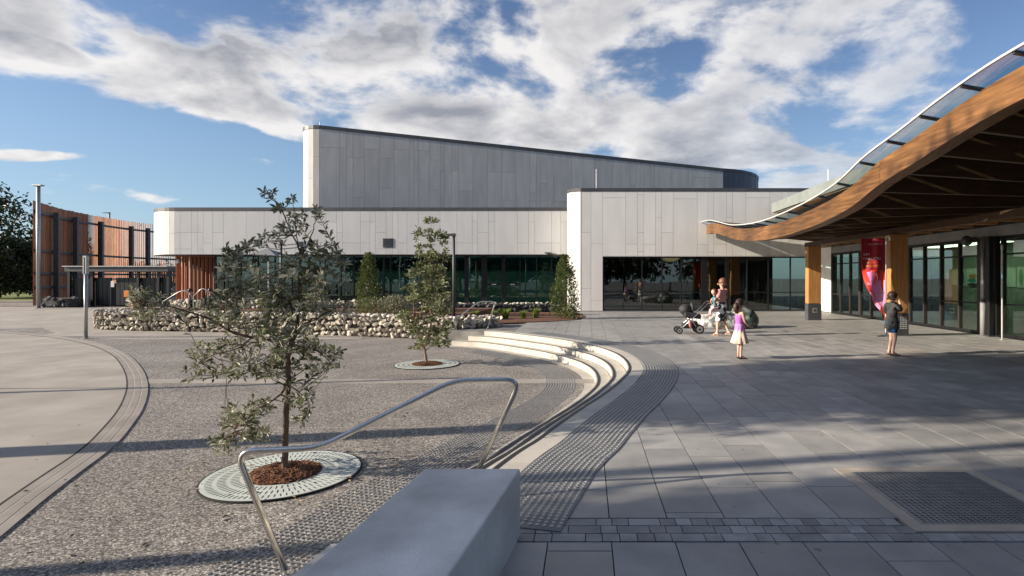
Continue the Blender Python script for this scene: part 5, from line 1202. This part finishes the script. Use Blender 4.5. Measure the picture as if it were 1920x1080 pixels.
# ------------------------------------------------------------------ people
def skin_mesh(V, E, Rr, levels=2, m=None):
    me = bpy.data.meshes.new('s'); me.from_pydata([tuple(v) for v in V], E, []); o = bpy.data.objects.new('s', me); COL.objects.link(o)
    sk = o.modifiers.new('k', 'SKIN'); sk.use_smooth_shade = True; sk.branch_smoothing = .6; ss = o.modifiers.new('u', 'SUBSURF'); ss.levels = levels; ss.render_levels = levels
    for i, r_ in enumerate(Rr):
        d = me.skin_vertices[0].data[i]; d.radius = (r_, r_) if not hasattr(r_, '__len__') else r_; d.use_root = (i == 0)
    dg = bpy.context.evaluated_depsgraph_get(); out = bpy.data.meshes.new_from_object(o.evaluated_get(dg)); bpy.data.objects.remove(o); 
    for p in out.polygons: p.use_smooth = True
    out.materials.clear(); return out
def figure(label, loc, heading, h, J, skinm, group=None, hand_curl=.5, dress=()):
    """J: joint name -> (x forward, y left, z up) as shares of the height; the default is a standing figure"""
    D = dict(pel=(0, 0, .52), wai=(.003, 0, .61), che=(.0, 0, .72), nb=(-.005, 0, .815), nk=(.005, 0, .862), hl=(.02, 0, .893), hd=(.012, 0, .940), ht=(.004, 0, .968),
             sl=(0, .095, .80), sr=(0, -.095, .80), el=(-.01, .12, .63), er=(-.01, -.12, .63), wl=(.02, .13, .49), wr=(.02, -.13, .49), pl=(.03, .13, .455), pr=(.03, -.13, .455),
             hil=(0, .048, .49), hir=(0, -.048, .49), kl=(.01, .05, .275), kr=(.01, -.05, .275), al=(-.012, .052, .05), ar=(-.012, -.052, .05), tl=(.075, .058, .016), tr=(.075, -.058, .016), cl=(-.02, .052, .02), cr=(-.02, -.052, .02))
    D.update({k: v for k, v in J.items() if k != 'face'}); names = list(D); V = [Vector(D[n])*h for n in names]; ix = {n: i for i, n in enumerate(names)}
    E = [(ix[a], ix[b]) for a, b in (('pel', 'wai'), ('wai', 'che'), ('che', 'nb'), ('nb', 'nk'), ('nk', 'hl'), ('hl', 'hd'), ('hd', 'ht'), ('che', 'sl'), ('sl', 'el'), ('el', 'wl'), ('wl', 'pl'), ('che', 'sr'), ('sr', 'er'), ('er', 'wr'), ('wr', 'pr'), ('pel', 'hil'), ('hil', 'kl'), ('kl', 'al'), ('al', 'tl'), ('al', 'cl'), ('pel', 'hir'), ('hir', 'kr'), ('kr', 'ar'), ('ar', 'tr'), ('ar', 'cr'))]
    RR = dict(pel=.074, wai=.066, che=.074, nb=.038, nk=.027, hl=.040, hd=.056, ht=.044, sl=.034, sr=.034, el=.023, er=.023, wl=.015, wr=.015, pl=.016, pr=.016, hil=.052, hir=.052, kl=.032, kr=.032, al=.020, ar=.020, tl=.016, tr=.016, cl=.017, cr=.017)
    me = skin_mesh(V, E, [RR[n]*h for n in names])
    segs = [(names[a], names[b]) for a, b in E]
    me.materials.append(skinm)
    for dm, ds in dress:
        me.materials.append(dm)
    for pgn in me.polygons:
        if not dress: break
        c = pgn.center; best = None; bd = 9
        for a, b in segs:
            A, B = Vector(D[a])*h, Vector(D[b])*h; d = B-A; tt = max(0, min(1, (c-A).dot(d)/d.length_squared)); e = (c-A-d*tt).length/(.5*(RR[a]+RR[b]))
            if e < bd: bd = e; best = (a, b)
        for i_, (dm, ds) in enumerate(dress):
            if best in ds or best[::-1] in ds: pgn.material_index = i_+1
    bm = bmesh.new(); bm.from_mesh(me); q = MB()
    for sd, w_, p_ in ((1, 'wl', 'pl'), (-1, 'wr', 'pr')):       # five fingers, unequal, slightly curled
        w, p = Vector(D[w_])*h, Vector(D[p_])*h; d = (p-w).normalized(); s_ = d.cross(Vector((1, 0, .2))).normalized(); c_ = s_.cross(d)*hand_curl
        for k, l in enumerate((.036, .042, .040, .032)):
            b = p+s_*h*.0085*(k-1.5)*1.1; q.tube([b-d*.01*h, b+d*l*h*.5, b+(d*.8+c_*.6)*l*h], [.0058*h, .0055*h, .0040*h], 6)
        b = w.lerp(p, .5); q.tube([b, b+(s_*.9+d*.6)*.016*h, b+(s_*.8+d*1.3)*.027*h], [.008*h, .0065*h, .005*h], 6)
    hd, hl = Vector(D['hd'])*h, Vector(D['hl'])*h; fx = Vector(J.get('face', (1, 0, 0))).normalized(); sx_ = Vector((-fx.y, fx.x, 0)).normalized()
    fc = hl.lerp(hd, .45)
    q.ball(fc+fx*.060*h-Vector((0, 0, .002*h)), (.012*h, .009*h, .014*h), 8, 6)     # nose
    for k in (1, -1): q.ball(fc+sx_*k*.054*h, (.012*h, .008*h, .018*h), 8, 6)         # ears
    tm = q.mesh(); bm.from_mesh(tm); bm.to_mesh(me); bm.free()
    for p in me.polygons: p.use_smooth = True
    T = Matrix.Translation(Vector(loc)) @ Matrix.Rotation(heading, 4, 'Z'); me.transform(T)
    t = thing('person', label, 'person', loc, group); ob('body', me, t)
    def to(v): return T @ (Vector(v)*h)
    q = MB()
    for k in (1, -1): q.ball(T @ (fc+fx*.052*h+sx_*k*.022*h+Vector((0, 0, .012*h))), .0075*h, 8, 6)
    for i, k in enumerate((1, -1)):
        MB().ball(T @ (fc+fx*.052*h+sx_*k*.022*h+Vector((0, 0, .012*h))), .0075*h, 8, 6).obj('eye', M['slot'], t, smooth=True)
    MB().ball(T @ (fc+fx*.052*h-Vector((0, 0, .022*h))), (.005*h, .012*h, .003*h), 8, 6).obj('mouth', mat('lip', (.45, .16, .14)), t, smooth=True)
    def cloth(name, chain, m, grow=1.18, edges=None):
        nm = list(chain); Vv = [Vector(D[n])*h if isinstance(n, str) else Vector(n)*h for n in nm]; rr = [RR.get(n, .05)*h*chain[n] for n in nm]
        e_ = [(nm.index(a), nm.index(b)) for a, b in edges]; mm = skin_mesh(Vv, e_, rr); mm.transform(T); return ob(name, mm, t, m)
    return t, D, T, to, cloth, h
def hair(t, T, h, D, m, face, extra=None, r_=.071):
    hd = Vector(D['hd'])*h; fx = Vector(face).normalized(); q = MB(); r0 = random.Random(2)
    q.ball(hd-fx*.016*h+Vector((0, 0, .012*h)), (r_*h*.98, r_*h*.92, r_*h*1.0), 18, 12, .045, r0)
    for k in range(14):
        a = k*.45; p = hd-fx*.03*h+Vector((math.cos(a)*.055*h, math.sin(a)*.055*h, -.02*h)); q.tube([p, p-fx*.01*h-Vector((0, 0, .03*h))], [.014*h, .004*h], 5)
    if extra: q.tube([Vector(e)*h for e in extra[0]], [e*h for e in extra[1]], 9)
    me = q.mesh('hair', smooth=True); me.transform(T); o = ob('hair', me, t, m); return o
M['hair_d'] = mat('dark_hair', (.025, .012, .008), (.06, .03, .02), .5, 60); M['hair_a'] = mat('auburn_hair', (.14, .055, .03), (.24, .10, .05), .5, 60); M['hair_b'] = mat('light_brown_hair', (.30, .17, .09), (.4, .24, .13), .5, 60)
M['salmon'] = mat('salmon_cotton', (.50, .25, .21), (.56, .29, .25), .8, 8); M['purple'] = mat('purple_cotton', (.46, .12, .48), (.55, .18, .58), .8, 8); M['lilac'] = mat('lilac_cotton', (.50, .24, .56), None, .8)
M['tulle'] = mat('peach_tulle', (.74, .55, .40), (.86, .70, .54), .8, 30, stretch=(1, 1, .1)); M['char'] = mat('charcoal_cotton', (.035, .036, .034), (.055, .056, .052), .85, 8)
M['pinkc'] = mat('pale_pink_cotton', (.62, .42, .44), None, .8); M['teal'] = mat('teal_cotton', (.06, .20, .24), None, .8); M['sandal'] = mat('black_sandal', (.015, .013, .012), None, .5)
def pattern_mat(name, base, ink, scale, r0, r1):
    m = mat(name, base, None, .8); t = m.node_tree; b = t.nodes['Principled BSDF']; v = t.nodes.new('ShaderNodeTexVoronoi'); v.inputs['Scale'].default_value = scale; v.inputs['Randomness'].default_value = .55
    g = t.nodes.new('ShaderNodeTexCoord'); t.links.new(g.outputs['Object'], v.inputs['Vector']); cr = t.nodes.new('ShaderNodeValToRGB'); cr.color_ramp.interpolation = 'CONSTANT'; t.links.new(v.outputs['Distance'], cr.inputs[0])
    e = cr.color_ramp.elements; e[0].color = (*ink, 1); e[1].position = r0*.35; e[1].color = (*base, 1); a = e.new(r0*.7); a.color = (*ink, 1); c = e.new(r1); c.color = (*base, 1); t.links.new(cr.outputs[0], b.inputs['Base Color']); return m
M['skirt'] = pattern_mat('white_skirt_with_black_rings', (.74, .72, .68), (.03, .03, .035), 5.2, .30, .46); M['shorts'] = pattern_mat('navy_and_blue_print', (.01, .02, .06), (.03, .22, .48), 11, .3, .5)
def skirt(t, T, h, z0, z1, r0, r1, m, name='skirt', n=36, ruf=.0, cx=0, squash=.8, lobes=9):
    q = MB(); vs = []; k = 8
    for i in range(k+1):
        u = i/k; r_ = r0+(r1-r0)*u**.8; z = z0+(z1-z0)*u
        for j in range(n):
            a = 6.283*j/n; rr = r_*(1+ruf*u*math.sin(a*lobes+.6*math.sin(a*3))); vs.append((cx*h*u+rr*math.cos(a)*h*squash, rr*math.sin(a)*h, z*h))
    q.add(vs, [(i*n+j, i*n+(j+1) % n, (i+1)*n+(j+1) % n, (i+1)*n+j) for i in range(k) for j in range(n)]); me = q.mesh(name, smooth=True); me.transform(T); return ob(name, me, t, m)
def shoes(t, T, h, D, m, flat=True):
    for a, b in (('cl', 'tl'), ('cr', 'tr')):
        p, e = Vector(D[a])*h, Vector(D[b])*h; z = min(p.z, e.z)-.012*h; q = MB(); d = (e-p); d.z = 0; q.box(((p+e)/2+d*.10).to_tuple()[:2]+(max(.004, p.z-.016*h+.004),), (d.length*1.55, .044*h, .010*h), rz=math.atan2(d.y, d.x))
        s_ = p+d*.62+Vector((0, 0, .018*h)); q.tube([s_+Vector((0, .026*h, -.012*h)), s_+Vector((0, 0, .010*h)), s_+Vector((0, -.026*h, -.012*h))], .006*h, 6); me = q.mesh(); me.transform(T); ob('sandal', me, t, m)
TORSO = {('pel', 'wai'), ('wai', 'che'), ('che', 'nb'), ('che', 'sl'), ('che', 'sr'), ('sl', 'el'), ('sr', 'er')}
HIPS = {('pel', 'hil'), ('pel', 'hir')}
# mother, walking left and away, child on her left hip
hm = 1.68; Jm = dict(al=(.07, .05, .055), tl=(.15, .06, .016), cl=(.055, .05, .020), kl=(.055, .055, .285), ar=(-.10, -.05, .075), tr=(-.02, -.055, .018), cr=(-.13, -.05, .045), kr=(.01, -.05, .28), el=(.02, .145, .66), wl=(.12, .10, .64), pl=(.145, .075, .645), er=(.01, -.125, .64), wr=(.10, -.08, .58), pr=(.13, -.06, .59), face=(.8, .6, 0))
t, D, T, to, cloth, h = figure('woman in a salmon top and ringed white skirt carrying a small child', (4.0, 16.35, 0), math.atan2(.62, -.78), hm, Jm, M['skin'], dress=((M['salmon'], TORSO),))
cloth('top', {'pel': 1.12, 'wai': 1.3, 'che': 1.38, 'nb': 1.35, 'sl': 1.8, 'sr': 1.8, 'el': 1.7, 'er': 1.7}, M['salmon'], edges=[('pel', 'wai'), ('wai', 'che'), ('che', 'nb'), ('che', 'sl'), ('che', 'sr'), ('sl', 'el'), ('sr', 'er')])
skirt(t, T, h, .60, .27, .080, .128, M['skirt'], ruf=.04, cx=.02, lobes=5); hair(t, T, h, D, M['hair_a'], Jm['face'], ([(-.03, 0, .93), (-.05, -.01, .91), (-.055, -.01, .885)], [.03, .028, .012])); shoes(t, T, h, D, mat('tan_sandal', (.35, .22, .14)))
# small child on the hip
hb = .84; Tb = (3.74, 16.22, .60)
Jb = dict(pel=(0, 0, .30), wai=(0, 0, .42), che=(.01, 0, .56), nb=(.01, 0, .66), nk=(.015, 0, .71), hl=(.03, 0, .77), hd=(.03, 0, .84), ht=(.02, 0, .88), sl=(0, .10, .64), sr=(0, -.10, .64), el=(.10, .16, .54), wl=(.26, .20, .46), pl=(.31, .21, .45), er=(.06, -.16, .52), wr=(.02, -.16, .42), pr=(.0, -.15, .39),
          hil=(.0, .07, .28), hir=(0, -.07, .28), kl=(.19, .08, .22), kr=(.10, -.14, .20), al=(.20, .09, .04), ar=(.12, -.15, .02), tl=(.27, .10, .0), tr=(.19, -.16, -.02), cl=(.19, .09, .01), cr=(.11, -.15, -.01), face=(.9, .2, 0))
t2, D2, T2, to2, cloth2, h2 = figure('small child held on the woman\'s hip, reaching towards the pram handle', Tb, math.atan2(-.30, -.95), hb, Jb, M['skin'], dress=((M['teal'], TORSO-{('sl', 'el'), ('sr', 'er')}), (M['pinkc'], HIPS|{('hil', 'kl'), ('hir', 'kr'), ('kl', 'al'), ('kr', 'ar')})))
MB().ball(T2 @ (Vector(Jb['hd'])*hb), (.088*hb, .086*hb, .10*hb), 14, 10).obj('head_shape', M['skin'], t2, smooth=True)
cloth2('shirt', {'wai': 1.2, 'che': 1.2, 'nb': 1.1, 'sl': 1.35, 'sr': 1.35}, M['teal'], edges=[('wai', 'che'), ('che', 'nb'), ('che', 'sl'), ('che', 'sr')])
cloth2('leggings', {'pel': 1.25, 'hil': 1.25, 'hir': 1.25, 'kl': 1.3, 'kr': 1.3, 'al': 1.35, 'ar': 1.35}, M['pinkc'], edges=[('pel', 'hil'), ('pel', 'hir'), ('hil', 'kl'), ('kl', 'al'), ('hir', 'kr'), ('kr', 'ar')])
hair(t2, T2, hb, D2, M['hair_a'], (1, 0, -.3), r_=.092)
# girl
hg = 1.24; Jg = dict(el=(.02, .12, .65), wl=(.10, .11, .54), pl=(.145, .10, .525), er=(.03, -.12, .64), wr=(.14, -.09, .55), pr=(.185, -.08, .545), kl=(.02, .06, .28), al=(.01, .065, .05), tl=(.10, .07, .016), cl=(0, .065, .02), face=(1, -.1, -.05))
t, D, T, to, cloth, h = figure('young girl with dark hair in a purple top and peach tulle skirt, facing right', (3.24, 11.75, 0), R(14), hg, Jg, M['skin'], dress=((M['purple'], {('pel', 'wai'), ('wai', 'che')}),))
cloth('top', {'pel': 1.1, 'wai': 1.25, 'che': 1.3, 'nb': 1.1, 'sl': 1.1, 'sr': 1.1}, M['purple'], edges=[('pel', 'wai'), ('wai', 'che'), ('che', 'nb'), ('che', 'sl'), ('che', 'sr')])
skirt(t, T, h, .60, .45, .088, .105, M['lilac'], 'top_hem', ruf=.10); skirt(t, T, h, .52, .27, .085, .165, M['tulle'], ruf=.12, lobes=8); skirt(t, T, h, .51, .30, .080, .15, M['tulle'], 'under_skirt', ruf=.12, lobes=11)
hair(t, T, h, D, M['hair_d'], (1, 0, 0), ([(-.03, 0, .96), (-.065, .0, .90), (-.07, .0, .83), (-.06, 0, .77)], [.045, .055, .045, .015]), .074); shoes(t, T, h, D, M['sandal'])
# boy
hy = 1.40; Jy = dict(nk=(.015, 0, .862), hl=(.035, 0, .885), hd=(.03, 0, .93), ht=(.02, 0, .958), che=(-.01, 0, .72), pel=(.0, 0, .52), sr=(-.005, -.10, .80), er=(.075, -.135, .70), wr=(.085, -.075, .835), pr=(.085, -.055, .872), sl=(-.005, .10, .80), el=(.0, .125, .65), wl=(.085, .09, .60), pl=(.12, .07, .60),
     kl=(.045, .055, .28), kr=(.02, -.055, .28), al=(-.005, .06, .05), ar=(-.03, -.06, .05), tl=(.08, .07, .016), tr=(.055, -.07, .016), cl=(-.02, .06, .02), cr=(-.045, -.06, .02), face=(1, 0, -.1))
t, D, T, to, cloth, h = figure('boy in a dark grey T-shirt and blue patterned shorts raising one hand to his face', (6.76, 12.3, 0), R(8), hy, Jy, M['skin'], dress=((M['char'], TORSO), (M['shorts'], HIPS)))
cloth('t_shirt', {'pel': 1.30, 'wai': 1.42, 'che': 1.48, 'nb': 1.5, 'sl': 2.0, 'sr': 2.0, 'el': 1.9, 'er': 1.9}, M['char'], edges=[('pel', 'wai'), ('wai', 'che'), ('che', 'nb'), ('che', 'sl'), ('che', 'sr'), ('sl', 'el'), ('sr', 'er')])
skirt(t, T, h, .60, .42, .100, .122, M['char'], 't_shirt_hem', ruf=.03)
cloth('shorts', {'pel': 1.0, 'hil': 1.12, 'hir': 1.12, (.028, .056, .34): 1.0, (.012, -.056, .34): 1.0}, M['shorts'], edges=[('pel', 'hil'), ('pel', 'hir'), ('hil', (.028, .056, .34)), ('hir', (.012, -.056, .34))])
hair(t, T, h, D, M['hair_d'], (1, 0, .1), None, .075); shoes(t, T, h, D, M['sandal'])
# two people in dark clothes by the rubble wall
for px, Y, lab, hx, mm in ((357, 26.3, 'person in dark clothes near the left handrail behind the rubble wall', R(20), 'char'), (394, 26.6, 'second person in dark clothes, farther right behind the rubble wall', R(-60), 'char')):
    x = (px-CX)/F*Y; t, D, T, to, cloth, h = figure(lab, (x, Y, -.35), hx, 1.55, dict(face=(1, 0, -.1), wl=(.10, .09, .56), pl=(.13, .08, .56)), M['skin'])
    cloth('jacket', {'pel': 1.2, 'wai': 1.35, 'che': 1.25, 'nb': 1.1, 'sl': 1.3, 'sr': 1.3, 'el': 1.4, 'er': 1.4, 'wl': 1.6, 'wr': 1.6}, M['char'], edges=[('pel', 'wai'), ('wai', 'che'), ('che', 'nb'), ('che', 'sl'), ('che', 'sr'), ('sl', 'el'), ('sr', 'er'), ('el', 'wl'), ('er', 'wr')])
    cloth('trousers', {'pel': 1.15, 'hil': 1.2, 'hir': 1.2, 'kl': 1.3, 'kr': 1.3, 'al': 1.5, 'ar': 1.5}, M['char'], edges=[('pel', 'hil'), ('pel', 'hir'), ('hil', 'kl'), ('kl', 'al'), ('hir', 'kr'), ('kr', 'ar')]); hair(t, T, h, D, M['hair_d'], (1, 0, 0))
for lab, a, b, c in (('bent steel handrail left of the two people behind the rubble wall', (305, 566), (338, 546), (352, 545)), ('bent steel handrail between the two people behind the rubble wall', (363, 556), (378, 541), (388, 543))):
    Y = 26.0; t = thing('handrail', lab, 'handrail', P(a[0], 575, Y), 'small handrails behind the rubble wall'); q = MB(); q.tube(fillet([P(a[0], a[1], Y), P(b[0], b[1], Y), P(c[0], c[1], Y), P(c[0]+3, c[1]+12, Y), P(c[0]+2, 578, Y)], .2, 5), .025, 8); q.obj('rail', M['galv'], t, smooth=True); q = MB(); q.tube([P(a[0], a[1], Y), P(a[0], 585, Y)], .022, 8); q.obj('rail_post', M['galv'], t)

# ------------------------------------------------------------------ pram
pr = thing('pram', 'black pram on a silver frame with four small black wheels, facing left', 'pram', (3.3, 17.2, 0))
M['fab'] = mat('pram_fabric', (.02, .02, .022), (.035, .035, .038), .7, 20); M['fabg'] = mat('grey_pram_fabric', (.18, .18, .18), (.24, .24, .24), .8, 30)
for y in (16.98, 17.44):
    q = MB(); q.tube([(2.86, y, .13), (3.30, y, .52), (3.72, y, .93)], .017, 8); q.obj('frame_tube', M['steel'], pr, smooth=True)
    q = MB(); q.tube([(3.18, y, .46), (3.42, y, .13)], .015, 8); q.obj('frame_tube', M['steel'], pr, smooth=True)
q = MB(); q.tube(fillet([(3.66, 16.98, .88), (3.78, 16.98, .985), (3.78, 17.44, .985), (3.66, 17.44, .88)], .06, 5), .02, 10); q.obj('handle', M['fab'], pr, smooth=True)
def wheel(x, y, r_):
    q = MB(); w = Matrix.Rotation(R(90), 4, 'X'); q.lathe((0, 0, -.018), [(r_*.72, 0), (r_, .004), (r_, .032), (r_*.72, .036)], 20); me = q.mesh(); me.transform(Matrix.Translation((x, y, r_)) @ w); wo_ = ob('wheel', me, pr, M['black'])
    q = MB(); q.lathe((0, 0, -.021), [(r_*.68, 0), (r_*.68, .042)], 16); me = q.mesh(); me.transform(Matrix.Translation((x, y, r_)) @ w); ob('rim', me, wo_, M['galv'])
    q = MB(); q.lathe((0, 0, -.024), [(r_*.25, 0), (r_*.25, .048)], 12); me = q.mesh(); me.transform(Matrix.Translation((x, y, r_)) @ w); ob('hub', me, wo_, M['black'])
for y in (16.98, 17.44): wheel(2.84, y-.03, .10); wheel(2.84, y+.06, .10); wheel(3.46, y, .14)
q = MB(); q.prism([(3.0, 17.0), (3.52, 17.0), (3.52, 17.42), (3.0, 17.42)], [.50, .44, .44, .50], [.72, .60, .60, .72]); q.obj('seat', M['fab'], pr, bevel=.05)
q = MB(); q.ball((3.06, 17.21, .74), (.20, .22, .17), 16, 10); q.obj('hood', M['fab'], pr, smooth=True); q = MB(); q.ball((3.26, 17.21, .76), (.06, .20, .20), 14, 10); q.obj('hood_rear', M['fab'], pr, smooth=True)
q = MB(); q.prism([(2.96, 17.02), (3.42, 17.02), (3.42, 17.40), (2.96, 17.40)], [.16, .16, .16, .16], [.30, .38, .38, .30]); q.obj('basket', M['fab'], pr, bevel=.03)
q = MB(); q.tube([(3.14, 16.97, .42), (3.16, 16.96, .30), (3.19, 16.97, .18)], [.03, .045, .03], 8); q.obj('pink_bag', mat('pink_cloth', (.55, .20, .20)), pr, smooth=True)
# ------------------------------------------------------------------ boulder seats
def boulder(label, c, r_, seed, m):
    rs = random.Random(seed); bm = bmesh.new(); bmesh.ops.create_icosphere(bm, subdivisions=4, radius=1)
    from mathutils import noise
    for v in bm.verts:
        n = noise.noise(v.co*1.4+Vector((seed, 0, 0)))*.22+noise.noise(v.co*4+Vector((seed, 0, 0)))*.06; v.co *= (1+n); v.co = Vector((v.co.x*r_[0], v.co.y*r_[1], max(v.co.z, -.55)*r_[2]))
    for f in bm.faces: f.smooth = True
    me = bpy.data.meshes.new('boulder'); bm.to_mesh(me); bm.free(); me.transform(Matrix.Translation((c[0], c[1], r_[2]*.55)))
    return tag(ob('boulder', me, None, m), label, 'boulder')
M['mosaic'] = mat('speckled_boulder', (.16, .16, .15), (.62, .61, .57), .5, 7, 9, bump=.3, bscale=20, lo=.44, hi=.56); M['mosaic_g'] = mat('green_grey_boulder', (.05, .07, .055), (.34, .40, .34), .4, 5, 9, bump=.2, bscale=20, lo=.42, hi=.66)
boulder('long low pale speckled boulder seat behind the woman and pram', (4.55, 19.0), (.95, .55, .36), 3, M['mosaic'])
boulder('taller rounded grey green boulder seat, the right one of the two', (5.40, 19.3), (.50, .5, .46), 8, M['mosaic_g'])
